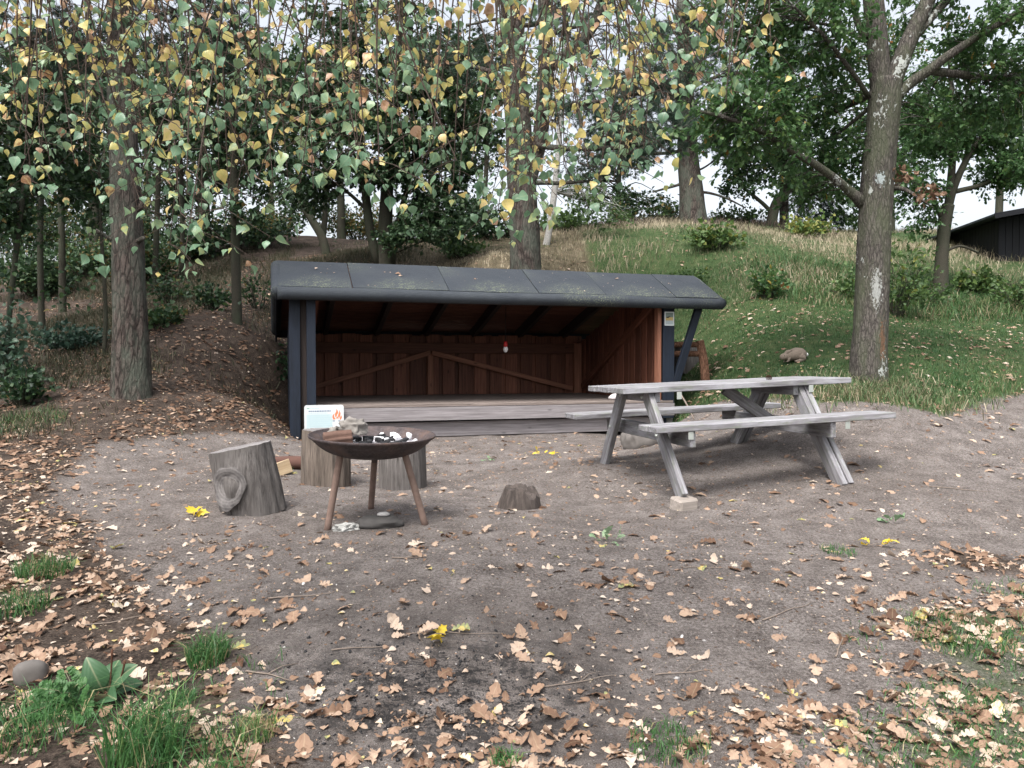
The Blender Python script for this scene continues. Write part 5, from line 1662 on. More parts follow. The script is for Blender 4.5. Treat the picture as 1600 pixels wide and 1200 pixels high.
for k, (px, py, d, w_, h_, lab) in enumerate(((-40, 420, 23, 1.6, 2.6, 'tall dark hazel bush at the far left of the wood'), (40, 418, 25, 1.5, 2.4, 'dark hazel bush in the wood second from the left'), (115, 415, 26, 1.6, 2.6, 'dark hazel bush between the far left trunks'),
        (185, 412, 25, 1.3, 2.3, 'dark hazel bush behind the stout pine trunk'), (255, 408, 26, 1.6, 2.4, 'dark hazel bush right of the stout pine on the skyline'), (345, 400, 27, 1.5, 1.9, 'dark hazel bush above the leafy path'),
        (60, 470, 17, .9, 1.2, 'loose dark bush on the wood floor between thin trunks'), (215, 470, 17.5, .9, 1.2, 'loose dark bush on the slope beside the stout pine'), (420, 392, 25, 1.0, 1.3, 'dark hazel bush where the path meets the skyline'),
        (300, 440, 20, .8, .9, 'loose dark bush halfway up the leafy path'), (140, 450, 19, .9, 1.1, 'loose dark bush below the dark thick trunk'), (560, 385, 25, 1.4, 1.2, 'dark bush behind the dense many-stemmed tree'), (690, 385, 24, 1.3, 1.2, 'dark bush on the skyline left of the forked pine'))):
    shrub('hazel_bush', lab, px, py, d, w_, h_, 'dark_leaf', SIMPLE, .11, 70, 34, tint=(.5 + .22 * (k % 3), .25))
for k, (px, py, d, w_, h_, lab) in enumerate(((35, 600, 8.6, .3, .5, 'knee high green seedling at the left edge of the wood'), (330, 520, 12.8, .3, .5, 'thin seedling beside the leafy path'), (455, 540, 12.0, .3, .8, 'thin seedling against the left side of the shelter'),
        (1445, 470, 13.4, .5, .5, 'leafy weeds at the foot of the slim young oak'), (1330, 470, 13.2, .5, .45, 'leafy weeds left of the lichen patched oak'), (1590, 470, 13.3, .5, .6, 'leafy weeds at the right edge below the hut'), (1080, 440, 15.5, .5, .4, 'leafy weeds above the right end of the shelter roof'))):
    shrub('weed_plant', lab, px, py, d, w_, h_, 'shrub_leaf' if px > 1000 else 'dark_leaf', ROUND, .075, 24, 16, 'plant', tint=(.35, .25))


# ------------------------------------------------------------------ grass
def sample(n, x0, x1, y0, y1, dens):
    x = rng.uniform(x0, x1, n); y = rng.uniform(y0, y1, n)
    k = rng.uniform(size=n) < dens(x, y)
    return x[k], y[k]


def in_shelter(x, y, pad=.05):
    u = _c * (x - SH_X) + _s * (y - SH_Y); v = -_s * (x - SH_X) + _c * (y - SH_Y)
    return (u > -.3 - pad) & (u < L_ + .15 + pad) & (v > -.02 - pad) & (v < D_ + .2 + pad)


def visible(x, y, m=1.12): return np.abs(x) < (.66 * y + .6) * m


def lawn_d(x, y):
    h, t, d = zones(x, y)
    p = np.stack([x, y, 0 * x], -1)
    return t * (.55 + .75 * fbm(p * 1.6, 3)) * (y > 6.5) * visible(x, y) * ~in_shelter(x, y)


x, y = sample(130000, 1.0, 12, 7, 16, lawn_d)
n = len(x)
P = np.stack([x, y, gz(x, y) - .005], -1)
edge = smooth(1.0, .1, np.abs(y - np.interp(x, [2.6, 3.2, 4.2, 5.0, 6.5], [9.6, 8.0, 7.5, 8.2, 9.2])))
h = rng.uniform(.035, .085, n) * (1 + 1.2 * edge)
tn = np.clip(rng.normal(.45, .22, n) + .7 * fbm(P * 1.1 + 2, 3) + .5 * edge * rng.uniform(0, 1, n), 0, 1)
o = link('lawn_grass', blades('lawn_grass', P, h, rng.uniform(.0025, .005, n), rng.uniform(.3, 1.3, n), tn, M['grass']))
tag(o, 'short green grass on the rising lawn behind the picnic table', None, None, 'stuff')


def hill_d(x, y):
    h, t, d = zones(x, y)
    p = np.stack([x, y, 0 * x], -1)
    return d * np.clip(.5 + .9 * fbm(p * .7, 3), .05, 1) * visible(x, y) * ~in_shelter(x, y, .4)


x, y = sample(150000, -9, 18, 12.5, 26, hill_d)
n = len(x)
P = np.stack([x, y, gz(x, y) - .02], -1)
pp = np.stack([x, y, 0 * x], -1)
gn = fbm(pp * .55 + 3, 3)
h = rng.uniform(.08, .28, n) * (1 + .9 * gn) * np.interp(y, [12.5, 14, 17], [.45, .8, 1]) * np.interp(x, [-6, 0, 2], [.45, .6, 1])
grn = np.interp(x, [-4, 0, 3, 7, 9, 12], [.40, .30, .0, .12, .20, -.1]) + .20 * smooth(15.5, 18, y)
tn = np.clip(.40 + 1.25 * gn + grn + rng.normal(0, .18, n) + .3 * np.exp(-(((x - 6.3) / 2.2) ** 2 + ((y - 18.5) / 3.0) ** 2)), 0, 1)
o = link('hill_grass', blades('hill_grass', P, h, rng.uniform(.004, .008, n), rng.uniform(.25, 1.1, n), tn, M['dry_grass']))
tag(o, 'tall mixed green and dry grass on the hillside', None, None, 'stuff')
def crest_d(x, y):
    p = np.stack([x, y, 0 * x], -1)
    return smooth(19.5, 21.5, y + .8 * fbm(p * .5, 2)) * smooth(-1, 1.5, x) * smooth(9.5, 7.5, x) * np.clip(.5 + 2 * fbm(p * .9 + 31, 3), 0, 1) * visible(x, y)
x, y = sample(26000, -2, 11, 19, 26, crest_d)
n = len(x); P = np.stack([x, y, gz(x, y) - .02], -1)
o = link('heather', blades('heather', P, rng.uniform(.12, .38, n), rng.uniform(.006, .012, n), rng.uniform(.3, 1.1, n), np.clip(rng.normal(.5, .28, n), 0, 1), M['heather']))
tag(o, 'dark brownish heather along the crest of the hill', None, None, 'stuff')
# lush fringe along the right bank in front of the hut
def bank_d(x, y): return (smooth(4.2, 5.2, x) * smooth(12.2, 12.8, y) * smooth(16.5, 15.5, y)) * visible(x, y) * .9
x, y = sample(26000, 4, 12, 12, 17, bank_d)
n = len(x); P = np.stack([x, y, gz(x, y) - .02], -1)
o = link('bank_grass', blades('bank_grass', P, rng.uniform(.10, .36, n) * (1 + .8 * fbm(P * .9, 3)), rng.uniform(.004, .007, n), rng.uniform(.5, 1.5, n), np.clip(rng.normal(.5, .3, n) + .7 * fbm(P * 1.2 + 5, 3), 0, 1), M['grass']))
tag(o, 'long green grass overhanging the bank below the black hut', None, None, 'stuff')
# dry tufts at the oak's foot
bx, by = on_ground(1340, 612, 8.6)[:2]
def foot_d(x, y): return np.exp(-(((x - bx) / .75) ** 2 + ((y - by + .1) / .55) ** 2))
x, y = sample(9000, bx - 1.5, bx + 1.5, by - 1.2, by + .8, foot_d)
n = len(x); P = np.stack([x, y, gz(x, y) - .01], -1)
o = link('bank_grass', blades('bank_grass', P, rng.uniform(.10, .26, n), rng.uniform(.003, .005, n), rng.uniform(.6, 1.4, n), np.clip(rng.normal(.4, .25, n), 0, 1), M['dry_grass']))
tag(o, 'half dry grass hanging over the bank at the foot of the oak', None, None, 'stuff')
# sparse grass on the wood floor
def wood_d(x, y):
    p = np.stack([x, y, 0 * x], -1)
    return np.clip(2.0 * fbm(p * .8 + 5, 3) + np.interp(y, [6, 8, 10], [-.05, .25, .55]), 0, 1) * zones(x, y)[0] * (y > 5.2) * (1 - .9 * np.exp(-((x - np.interp(y, [9, 12, 16, 20], [-3.9, -4.7, -5.6, -6.3])) / .45) ** 2)) * visible(x, y) * ~in_shelter(x, y, .15)
x, y = sample(170000, -12, -1, 5, 21, wood_d)
n = len(x); P = np.stack([x, y, gz(x, y) - .01], -1)
o = link('wood_grass', blades('wood_grass', P, rng.uniform(.05, .17, n) * np.interp(y, [6, 12], [1, 1.5]), rng.uniform(.003, .006, n), rng.uniform(.4, 1.3, n), np.clip(rng.normal(.42, .26, n), 0, 1), M['wood_blade']))
tag(o, 'thin patchy grass on the leaf strewn wood floor', None, None, 'stuff')
# near grass on the right
def near_d(x, y):
    p = np.stack([x, y, 0 * x], -1)
    return np.clip(4.2 * fbm(p * 2.3 + 11, 3) - .05, 0, 1) * zones(x, y)[1] * 2 * (y < 4.6) * visible(x, y)
x, y = sample(52000, .2, 4.5, 1.8, 4.6, near_d)
n = len(x); P = np.stack([x, y, gz(x, y) - .004], -1)
o = link('grass', blades('grass', P, rng.uniform(.02, .065, n), rng.uniform(.0012, .0024, n), rng.uniform(.5, 1.5, n), np.clip(rng.normal(.5, .22, n), 0, 1), M['lush_grass']))
tag(o, 'sparse short grass growing through the leaves at the lower right', None, None, 'stuff')
def nearl_d(x, y):
    p = np.stack([x, y, 0 * x], -1)
    return np.clip(3.0 * fbm(p * 2.1 + 4, 3) - .05, 0, 1) * smooth(-.5, -1.0, x + .35 * (y - 2.2)) * (y < 3.0)
x, y = sample(5500, -2.6, -.3, 1.9, 3.0, nearl_d)
n = len(x); P = np.stack([x, y, gz(x, y) - .004], -1)
o = link('grass', blades('grass', P, rng.uniform(.03, .09, n), rng.uniform(.0012, .0024, n), rng.uniform(.5, 1.5, n), np.clip(rng.normal(.4, .22, n), 0, 1), M['lush_grass']))
tag(o, 'sparse short grass growing through the leaves at the lower left', None, None, 'stuff')


def tuft(px, py, d, r, h, n, label, mat='lush_grass', tint=(.4, .22), lean=(.3, 1.2)):
    b0 = on_ground(px, py, d)
    a = rng.uniform(0, 2 * np.pi, n); q = r * np.sqrt(rng.uniform(0, 1, n))
    x, y = b0[0] + q * np.cos(a), b0[1] + q * np.sin(a)
    P = np.stack([x, y, gz(x, y) - .004], -1)
    o = link('grass_tuft', blades('grass_tuft', P, h * rng.uniform(.45, 1.1, n), rng.uniform(.0014, .0026, n), rng.uniform(*lean, n), np.clip(rng.normal(*tint, n) + .5 * (rng.uniform(size=n) < .16), 0, 1), M[mat], b0), None, Matrix.Translation(Vector(b0)))
    tag(o, label, 'grass tuft')


tuft(325, 1035, 2.98, .075, .16, 340, 'dense green grass tuft alone among brown leaves at the lower left')
tuft(68, 880, 3.95, .13, .15, 320, 'bright green grass tuft at the left edge of the dirt')
tuft(22, 945, 3.5, .14, .14, 260, 'green grass tuft at the left edge below the small grey stone')
tuft(45, 1140, 2.48, .18, .18, 300, 'wide green grass clump in the lower left corner', lean=(.5, 1.4))
tuft(225, 1185, 2.33, .11, .30, 330, 'tall long bladed grass clump at the bottom left', lean=(.4, 1.2))
tuft(300, 1195, 2.3, .17, .20, 190, 'loose grass clump right of the tall clump at the bottom left', lean=(.6, 1.4))
tuft(398, 1150, 2.48, .07, .11, 160, 'half dry grass tuft among brown leaves at the bottom', tint=(.85, .15))
tuft(285, 1092, 2.68, .05, .07, 110, 'tiny mossy green tuft among brown leaves')
tuft(788, 1190, 2.36, .05, .06, 130, 'small bright tuft at the bottom middle')
tuft(620, 705, 8.3, .16, .10, 90, 'sparse tuft under the front beam of the shelter', tint=(.8, .2))
tuft(440, 716, 6.7, .10, .08, 90, 'pale green tuft between the two left stumps', tint=(.7, .2))
tuft(1310, 880, 4.35, .10, .06, 120, 'tiny tuft on the right at the edge of the dirt')
tuft(1500, 995, 3.3, .22, .08, 420, 'bright grass patch at the right edge of the leaves')
tuft(1045, 1175, 2.45, .13, .07, 260, 'low bright grass patch at the bottom right of the middle')
tuft(15, 668, 7.6, .5, .16, 900, 'bright green grass patch at the far left before the wood', mat='grass', tint=(.5, .2))

# plantain with flower stalks
b0 = on_ground(165, 1072, 2.72)
pl = thing('plantain_plant', 'dark green plantain with two brown flower stalks at the lower left', 'plant', loc=b0)
PLT = leaf_template([(0, .03), (.15, .035), (.22, .09), (.32, .19), (.42, .26), (.54, .29), (.66, .275), (.78, .22), (.88, .15), (.95, .08), (1, 0)], .7, .35)
for (dx, dy, dz, sx) in ((-.35, -.2, 1.0, .15), (.55, -.1, .75, .15), (.3, -.5, .25, .14), (-.6, -.5, .45, .13), (.0, .5, .8, .13), (.7, .4, .3, .12)):
    D = np.array([[dx, dy, dz]]); N = np.array([[-dx * .4, -.8, .8]])
    me = scatter('leaf', [PLT], np.zeros((1, 3)), D, N, np.array([sx]), np.array([.3 + .1 * dz]), M['plantain'])
    link('leaf', me, pl)
for (dx, h_) in ((.03, .17), (.075, .13)):
    n_ = NB(); Pq, Rq = resample([(dx * .4, 0, 0), (dx * .8, -.005, h_ * .6), (dx, -.01, h_)], [.0018, .003, .0045], 10); n_.add(*tube(Pq, Rq, 7)); link('flower_stalk', n_.mesh('flower_stalk', M['cone']), pl)
# feathery plant
b0 = on_ground(118, 1085, 2.66)
fp = thing('feathery_plant', 'light green feathery leaved plant beside the plantain', 'plant', loc=b0)
for k, (dx, dy, dz) in enumerate(((-.7, -.3, .9), (-.35, .2, 1.1), (.1, -.5, .7), (-.6, -.7, .4), (.25, -.2, .55), (.5, -.6, .3), (-.9, .1, .5))):
    D0 = np.array([dx, dy, dz]); D0 /= np.linalg.norm(D0)
    t = np.linspace(.15, 1, 16)
    S = np.cross(D0, [0, -.6, .8]); S /= np.linalg.norm(S)
    pts, dirs = [], []
    for q in t:
        c0 = D0 * q * .17 - np.array([0, 0, .05]) * q * q
        for sgn in (-1, 1):
            for z in (.25, .6, 1.0):
                pts.append(c0 + S * sgn * .045 * z * (1.15 - q)); dirs.append(D0 * .5 + S * sgn)
    pts, dirs = np.array(pts), np.array(dirs)
    o = link('frond', scatter('frond', SIMPLE, pts, dirs, rnd_dir(len(pts), 1.5, .3) + np.array([0, -.8, 0]), np.full(len(pts), .022), np.full(len(pts), .55) + rng.normal(0, .1, len(pts)), M['lush_grass']), fp)
    n_ = NB(); n_.add(*tube(np.array([[0, 0, 0], D0 * .08, D0 * .17 - np.array([0, 0, .05])]), np.array([.002, .0015, .001]), 5)); link('frond_stalk', n_.mesh('frond_stalk', M['plantain']), fp)


# ------------------------------------------------------------------ fallen leaves
def leaf_d(x, y):
    hu_, tu_, dr_ = zones(x, y)
    p = np.stack([x, y, 0 * x], -1)
    cl = np.clip(1.0 + 2.0 * fbm(p * 2.3 + 2, 4), .3, 2.2)
    near = smooth(5.0, 3.6, y)
    bottom = smooth(3.1, 2.35, y) * np.interp(x, [-.6, -.2, .5, .9], [1.2, .8, .8, 1.2])
    dens = 50 + 66 * near
    dens = np.maximum(dens, 900 * hu_ * np.interp(y, [2, 4.5, 7, 9, 16], [1, .8, .5, .34, .22]))
    dens = np.maximum(dens, 900 * np.minimum(1, tu_ * 2.4) * (y < 4.8))
    dens = np.maximum(dens, 90 * tu_ * (y > 6))
    dens = np.maximum(dens, 900 * bottom)
    dens = np.where(dr_ > .5, 18, dens)
    # drifts under the table and beside the bowl
    for (ax, ay, rx, ry, am) in ((1.15, 5.75, .5, .3, 260), (-.85, 5.0, .4, .3, 180), (.05, 5.35, .4, .25, 130), (-1.2, 8.2, .8, .5, 110), (3.6, 8.0, 1.0, .6, 130), (2.7, 9.4, .6, .6, 130), (3.4, 10, 1.4, .5, 90), (2.0, 6.8, .6, .4, 130), (4.6, 10.5, 1.0, .5, 90)):
        dens = np.maximum(dens, am * np.exp(-(((x - ax) / rx) ** 2 + ((y - ay) / ry) ** 2)))
    return dens * cl * visible(x, y, 1.06) * ~in_shelter(x, y, -.03)


A_ = 0
XX, YY = [], []
for (x0, x1, y0, y1) in ((-4.5, 4.5, 1.9, 5.5), (-9, 9, 5.5, 11), (-12, 12, 11, 19)):
    mx = 2100
    nn = int((x1 - x0) * (y1 - y0) * mx)
    x = rng.uniform(x0, x1, nn); y = rng.uniform(y0, y1, nn)
    k = rng.uniform(size=nn) * mx < leaf_d(x, y)
    XX.append(x[k]); YY.append(y[k])
x, y = np.concatenate(XX), np.concatenate(YY)
n = len(x)
hu_, tu_, dr_ = zones(x, y)
small = rng.uniform(size=n) < np.where(y < 6, .48, .30)
e_ = .06
gxn = (gz(x + e_, y) - gz(x - e_, y)) / (2 * e_); gyn = (gz(x, y + e_) - gz(x, y - e_)) / (2 * e_)
N = np.stack([-gxn, -gyn, np.ones(n)], -1) + rng.normal(size=(n, 3)) * np.array([.17, .17, 0])
a = rng.uniform(0, 2 * np.pi, n)
D = np.stack([np.cos(a), np.sin(a), rng.normal(0, .1, n)], -1)
size = np.where(small, rng.uniform(.018, .042, n), .046 + .066 * rng.uniform(0, 1, n) ** 1.3)
P = np.stack([x, y, gz(x, y)], -1) + N / np.linalg.norm(N, axis=1)[:, None] * rng.uniform(-.003, .011, n)[:, None]
tint = np.clip(np.where(small, rng.choice([.3, .55, .80, .90, .975], n, p=[.22, .28, .30, .12, .08]), rng.normal(.50, .24, n) - .32 * (hu_ > .5) * smooth(4.5, 8, y)) + rng.normal(0, .05, n), 0, .985)
big = (~small)
appar = size / y * np.where(visible(x, y, .93) & (y > 2.25), 1, 0)
order = np.argsort(-appar)
ind = order[:300]
rest = np.ones(n, bool); rest[ind] = False
s1 = rest & small; s2 = rest & ~small & (y < 4.6); s3 = rest & ~small & (y >= 4.6)
mats = []
vl, tl = [], []
for nm, s, tp in (('a', s1, BIRCH), ('b', s2, OAK), ('c', s3, OAK_LOW)):
    pass
# one object for the rest of the litter
TPL = [(s1, BIRCH), (s2, OAK), (s3, OAK_LOW)]
parts_ = []
for s, tp in TPL:
    parts_.append(scatter('leaf_litter', tp, P[s], D[s], N[s], size[s], tint[s], M['dead_leaf']))
import bmesh as _bm
bmx = _bm.new()
for me in parts_: bmx.from_mesh(me)
lit = bpy.data.meshes.new('leaf_litter'); bmx.to_mesh(lit); bmx.free(); lit.materials.append(M['dead_leaf'])
for me in parts_: bpy.data.meshes.remove(me)
o = link('leaf_litter', lit); tag(o, 'fallen autumn leaves strewn over dirt, wood floor and lawn', None, None, 'stuff')
# the 300 largest, one object each
LIBS = {}
def lib_leaf(kind, j, tq):
    key = (kind, j, tq)
    if key not in LIBS:
        T = (OAK if kind == 'oak' else BIRCH)
        LIBS[key] = scatter('fallen_leaf', [T[j]], np.array([[-.5, 0, 0.]]), np.array([[1., 0, 0]]), np.array([[0, 0, 1.]]), np.array([1.0]), np.array([tq]), M['dead_leaf'])
    return LIBS[key]
R_ = orient(D, N)
for k in ind:
    kd = 'birch' if small[k] else 'oak'
    tq = round(float(tint[k]) * 8) / 8
    me = lib_leaf(kd, int(rng.integers(0, 4 if small[k] else 9)), min(tq, .98))
    m4 = np.eye(4); m4[:3, :3] = R_[k] * size[k]; m4[:3, 3] = P[k]
    o = link('fallen_leaf', me, None, Matrix(m4.tolist()))
    if kd == 'oak':
        if tq > .55: lb, gp = 'pale tan lobed oak leaf on the near ground', 'pale oak leaves on the near ground'
        else: lb, gp = 'brown lobed oak leaf on the near ground', 'brown oak leaves on the near ground'
    else:
        lb, gp = 'small oval birch leaf on the near ground', 'small birch leaves on the near ground'
    tag(o, lb, 'leaf', gp)


# sprigs with green or yellow leaves torn off the trees
def sprig(px, py, d, n, size_, mat, temps, label, tint_=(.3, .3), spread=.06):
    b0 = on_ground(px, py, d)
    r = thing('leafy_sprig', label, 'sprig', loc=b0)
    p = rng.normal(size=(n, 3)) * spread * np.array([1, .6, 0]) + np.array([0, 0, .018]); p[:, 2] += rng.uniform(0, .02, n)
    for q in range(n):
        link('leaf', scatter('leaf', temps, p[q:q + 1] * .6, p[q:q + 1] * 2 + rnd_dir(1) * .1, rnd_dir(1, 1.6, .4), np.array([size_ * rng.uniform(.7, 1.1)]), np.clip(rng.normal(*tint_, 1), 0, 1), M[mat]), r)
    nn_ = NB(); nn_.add(*tube(np.array([[-spread, -.01, .01], [0, 0, .02], [spread * 1.2, .02, .012]]), np.array([.002, .002, .0012]), 5)); link('stem', nn_.mesh('stem', M['stick']), r)


sprig(940, 834, 4.45, 8, .08, 'fresh_leaf', OAK, 'pale green leafy oak sprig lying on the bare dirt in the middle', (.7, .3))
sprig(1396, 806, 5.0, 7, .075, 'fresh_leaf', OAK, 'green leafy oak sprig lying on the dirt at the right', (.3, .3))
sprig(1370, 853, 4.5, 5, .07, 'yellow_leaf', OAK, 'yellow oak sprig lying on the dirt at the right', (.5, .3))
sprig(682, 995, 3.15, 4, .075, 'yellow_leaf', MAPLE, 'bright yellow leaf sprig in the middle foreground', (.5, .3), .04)
sprig(645, 992, 3.15, 5, .085, 'dead_leaf', OAK, 'curled tan oak leaf cluster beside the bright yellow sprig', (.72, .06), .05)
sprig(850, 722, 8.0, 5, .09, 'yellow_leaf', OAK, 'small yellow leaf sprig in front of the shelter', (.3, .3))
sprig(765, 724, 7.8, 4, .08, 'fresh_leaf', OAK, 'small green leaf sprig in front of the shelter', (.3, .3))
sprig(298, 800, 5.0, 3, .09, 'yellow_leaf', MAPLE, 'yellow leaf sprig at the foot of the big grey stump', (.2, .3), .04)

# twigs on the ground
for k, (px, py, d, l, rz) in enumerate(((745, 968, 3.2, .28, .05), (905, 1040, 2.85, .32, .35), (1230, 950, 3.5, .35, .6), (790, 1118, 2.55, .16, -.7), (560, 1010, 3.05, .22, .2), (1070, 1020, 2.95, .25, .3),
                                        (470, 930, 3.6, .3, .1), (1110, 905, 4.0, .3, .1), (180, 960, 3.4, .25, .5), (640, 880, 4.1, .2, -.2), (1310, 1000, 3.2, .2, 1.0), (420, 1040, 2.85, .2, -.3), (980, 780, 5.6, .4, .2), (1500, 760, 5.6, .4, -.3))):
    b0 = on_ground(px, py, d)
    q = np.linspace(-l / 2, l / 2, 9)
    pts = np.stack([b0[0] + q * math.cos(rz), b0[1] + q * math.sin(rz), 0 * q], -1)
    pts[:, :2] += .02 * np.stack([fbm(np.stack([q * 9 + k * 5, 0 * q, 0 * q], -1), 2), fbm(np.stack([q * 9, 0 * q + k * 3, 0 * q], -1), 2)], -1)
    pts[:, 2] = gz(pts[:, 0], pts[:, 1]) + .006
    nn_ = NB(); rr0 = rng.uniform(.002, .0045); nn_.add(*tube(pts, np.linspace(rr0, rr0 * .4, 9), 6))
    o = link('fallen_twig', nn_.mesh('fallen_twig', M['stick'], b0), None, Matrix.Translation(Vector(b0)))
    if k % 2:
        n2_ = NB(); n2_.add(*tube(np.array([pts[4], pts[4] + np.array([.04, .05, .01]), pts[4] + np.array([.09, .08, .008])]), np.array([rr0 * .6, rr0 * .5, rr0 * .3]), 5))
        link('side_shoot', n2_.mesh('side_shoot', M['stick'], b0), o)
    tag(o, 'forked dry twig lying on the dirt' if k % 2 else 'straight dry twig lying on the dirt', 'twig', 'forked twigs on the dirt' if k % 2 else 'straight twigs on the dirt')

# gravel
import bmesh
Vo = np.array([(1, 0, 0), (-1, 0, 0), (0, 1, 0), (0, -1, 0), (0, 0, .7), (0, 0, -.7), (.7, .7, .2), (-.6, .7, -.1), (.65, -.7, 0), (-.7, -.6, .2)], float)
bm = bmesh.new()
for v_ in Vo: bm.verts.new(v_)
bmesh.ops.convex_hull(bm, input=list(bm.verts)); bm.verts.ensure_lookup_table(); bm.verts.index_update()
GV = np.array([v_.co[:] for v_ in bm.verts]); GT = np.array([[v_.index for v_ in f.verts] for f in bm.faces if len(f.verts) == 3]); bm.free()
STONE_T = [(GV * np.array(s), GT, GV[:, 0], GV[:, 1]) for s in ((1, .8, .6), (.8, .6, .7), (1.1, .7, .4))]
def grav_d(x, y):
    hu_, tu_, dr_ = zones(x, y)
    p = np.stack([x, y, 0 * x], -1)
    return (1 - hu_ * .7) * np.clip(.5 + fbm(p * 2.2 + 8, 3), .05, 1) * visible(x, y) * np.interp(y, [2, 4, 8], [1, .6, .2])
x, y = sample(16000, -3.5, 5.5, 2, 8, grav_d)
n = len(x)
sz = .0022 + .0045 * rng.uniform(size=n) ** 3 + .010 * (rng.uniform(size=n) < .01)
P = np.stack([x, y, gz(x, y) + sz * .15], -1)
m, nt, b, o_ = new_mat('gravel')
nt.links.new(ramp(nt, attr(nt, 'tint'), [(0, (.06, .056, .055)), (.5, (.22, .205, .20)), (.85, (.40, .385, .37)), (1, (.58, .57, .55))]), b.inputs['Base Color'])
o = link('gravel', scatter('gravel', STONE_T, P, rnd_dir(n), rnd_dir(n), sz, np.clip(rng.normal(.5, .25, n), 0, 1), m))
tag(o, 'small stones and wood crumbs scattered over the dirt', None, None, 'stuff')

def crumb_d(x, y):
    p = np.stack([x, y, 0 * x], -1)
    return np.clip(.6 + 1.2 * fbm(p * 1.7 + 21, 4), .08, 1) * visible(x, y) * np.interp(y, [2, 4, 9], [1, .7, .3]) * ~in_shelter(x, y)
x, y = sample(60000, -5, 6.5, 2, 9.2, crumb_d)
n = len(x)
P = np.stack([x, y, gz(x, y) + .003], -1)
o = link('leaf_crumbs', scatter('leaf_crumbs', SIMPLE, P, rnd_dir(n, 0, .2), rnd_dir(n, 1.6, .5), .006 + .020 * rng.uniform(size=n) ** 2, np.clip(rng.normal(.55, .28, n), 0, .95), M['dead_leaf']))
tag(o, 'broken leaf crumbs trodden into the dirt', None, None, 'stuff')
x = rng.normal(-.22, .42, 1500); y = rng.normal(2.75, .32, 1500)
k_ = (y > 2.0) & visible(x, y); x, y = x[k_], y[k_]; n = len(x)
sz = .002 + .008 * rng.uniform(size=n) ** 3
o = link('charcoal_crumbs', scatter('charcoal_crumbs', STONE_T, np.stack([x, y, gz(x, y) + sz * .3], -1), rnd_dir(n), rnd_dir(n), sz, np.zeros(n), M['char']))
tag(o, 'crumbs of charcoal on the burnt patch of ground', None, None, 'stuff')
for q_, (u0_, v0_, s_, tq_, lb_) in enumerate(((1.02, .32, .085, .45, 'brown curled oak leaf on the felt roof near its second seam'), (1.07, .27, .07, .7, 'pale oak leaf touching the brown one on the felt roof'), (.02, .38, .06, .85, 'pale leaf near the left end of the felt roof'), (2.02, .25, .05, .5, 'small brown leaf at the middle of the felt roof'), (4.1, .4, .06, .6, 'small tan leaf towards the right end of the felt roof'))):
    m4 = np.eye(4); a_ = rng.uniform(0, 6.28)
    R1 = orient(np.array([[math.cos(a_), math.sin(a_), .1]]), np.array([list(rn1)]) + rng.normal(size=(1, 3)) * .15)[0]
    m4[:3, :3] = R1 * s_; m4[:3, 3] = (u0_, v0_, roof_z(v0_) + .028)
    me_ = scatter('fallen_leaf', [OAK[q_]], np.array([[-.5, 0, 0.]]), np.array([[1., 0, 0]]), np.array([[0, 0, 1.]]), np.array([1.0]), np.array([tq_]), M['dead_leaf'])
    tag(link('fallen_leaf', me_, None, SHM @ Matrix(m4.tolist())), lb_, 'leaf')
# leaves and needles lying on the felt roof
RL = []
SHn = np.array(SHM)
k_ = 90
u_ = rng.uniform(UL + .1, UR - .1, k_); v_ = rng.uniform(VF + .05, VR - .05, k_)
loc = np.stack([u_, v_, np.array([roof_z(q) for q in v_]) + .022], -1)
Pw = loc @ SHn[:3, :3].T + SHn[:3, 3]
Nn = np.repeat((np.array(rn1) @ SHn[:3, :3].T)[None], k_, 0) + rng.normal(size=(k_, 3)) * .12
o = link('roof_litter', scatter('roof_litter', SIMPLE, Pw, rnd_dir(k_, 0, .2), Nn, rng.choice([.012, .02, .035], k_, p=[.5, .35, .15]), np.clip(rng.normal(.75, .15, k_), 0, .95), M['dead_leaf']))
tag(o, 'tiny leaves and bud scales scattered over the felt roof', None, None, 'stuff')

# ------------------------------------------------------------------ rabbit on the lawn
b0 = on_ground(1240, 566, 10.0)
rb = thing('rabbit', 'grey brown rabbit crouching in the grass left of the oak', 'rabbit', loc=b0, rz=math.pi + .15)
# x forward (towards the photo's left), one continuous skin
def blob_chain(P, R, n=26, ns=18, sy=1.0):
    Pq, Rq = resample(P, R, n)
    return tube(Pq, Rq, ns)
body = NB(); body.add(*blob_chain([(-.155, 0, .075), (-.145, 0, .08), (-.10, 0, .095), (-.03, 0, .10), (.05, 0, .085), (.09, 0, .075), (.125, 0, .072), (.155, 0, .062), (.178, 0, .05), (.184, 0, .048)],
                                  [.012, .055, .085, .088, .068, .048, .046, .042, .024, .006], 40, 20))
for sgn in (-1, 1):
    body.add(*blob_chain([(-.05, sgn * .055, .09), (-.09, sgn * .065, .05), (-.05, sgn * .068, .02), (.0, sgn * .068, .012), (.02, sgn * .068, .010)], [.045, .048, .022, .016, .008], 14, 10))
    body.add(*blob_chain([(.07, sgn * .035, .06), (.085, sgn * .037, .03), (.10, sgn * .037, .01), (.12, sgn * .037, .008)], [.022, .015, .012, .006], 10, 8))
link('body', body.mesh('body', M['fur']), rb)
for sgn in (-1, 1):
    e_n = NB(); e_n.add(*blob_chain([(.115, sgn * .02, .105), (.085, sgn * .028, .135), (.045, sgn * .034, .150), (.03, sgn * .035, .152)], [.010, .016, .013, .003], 12, 8)); link('ear', e_n.mesh('ear', M['fur']), rb)
    e_n = NB(); e_n.add(*blob_chain([(.146, sgn * .033, .078), (.150, sgn * .040, .079), (.152, sgn * .042, .079)], [.009, .008, .002], 5, 8)); link('eye', e_n.mesh('eye', M['fur_dark']), rb)
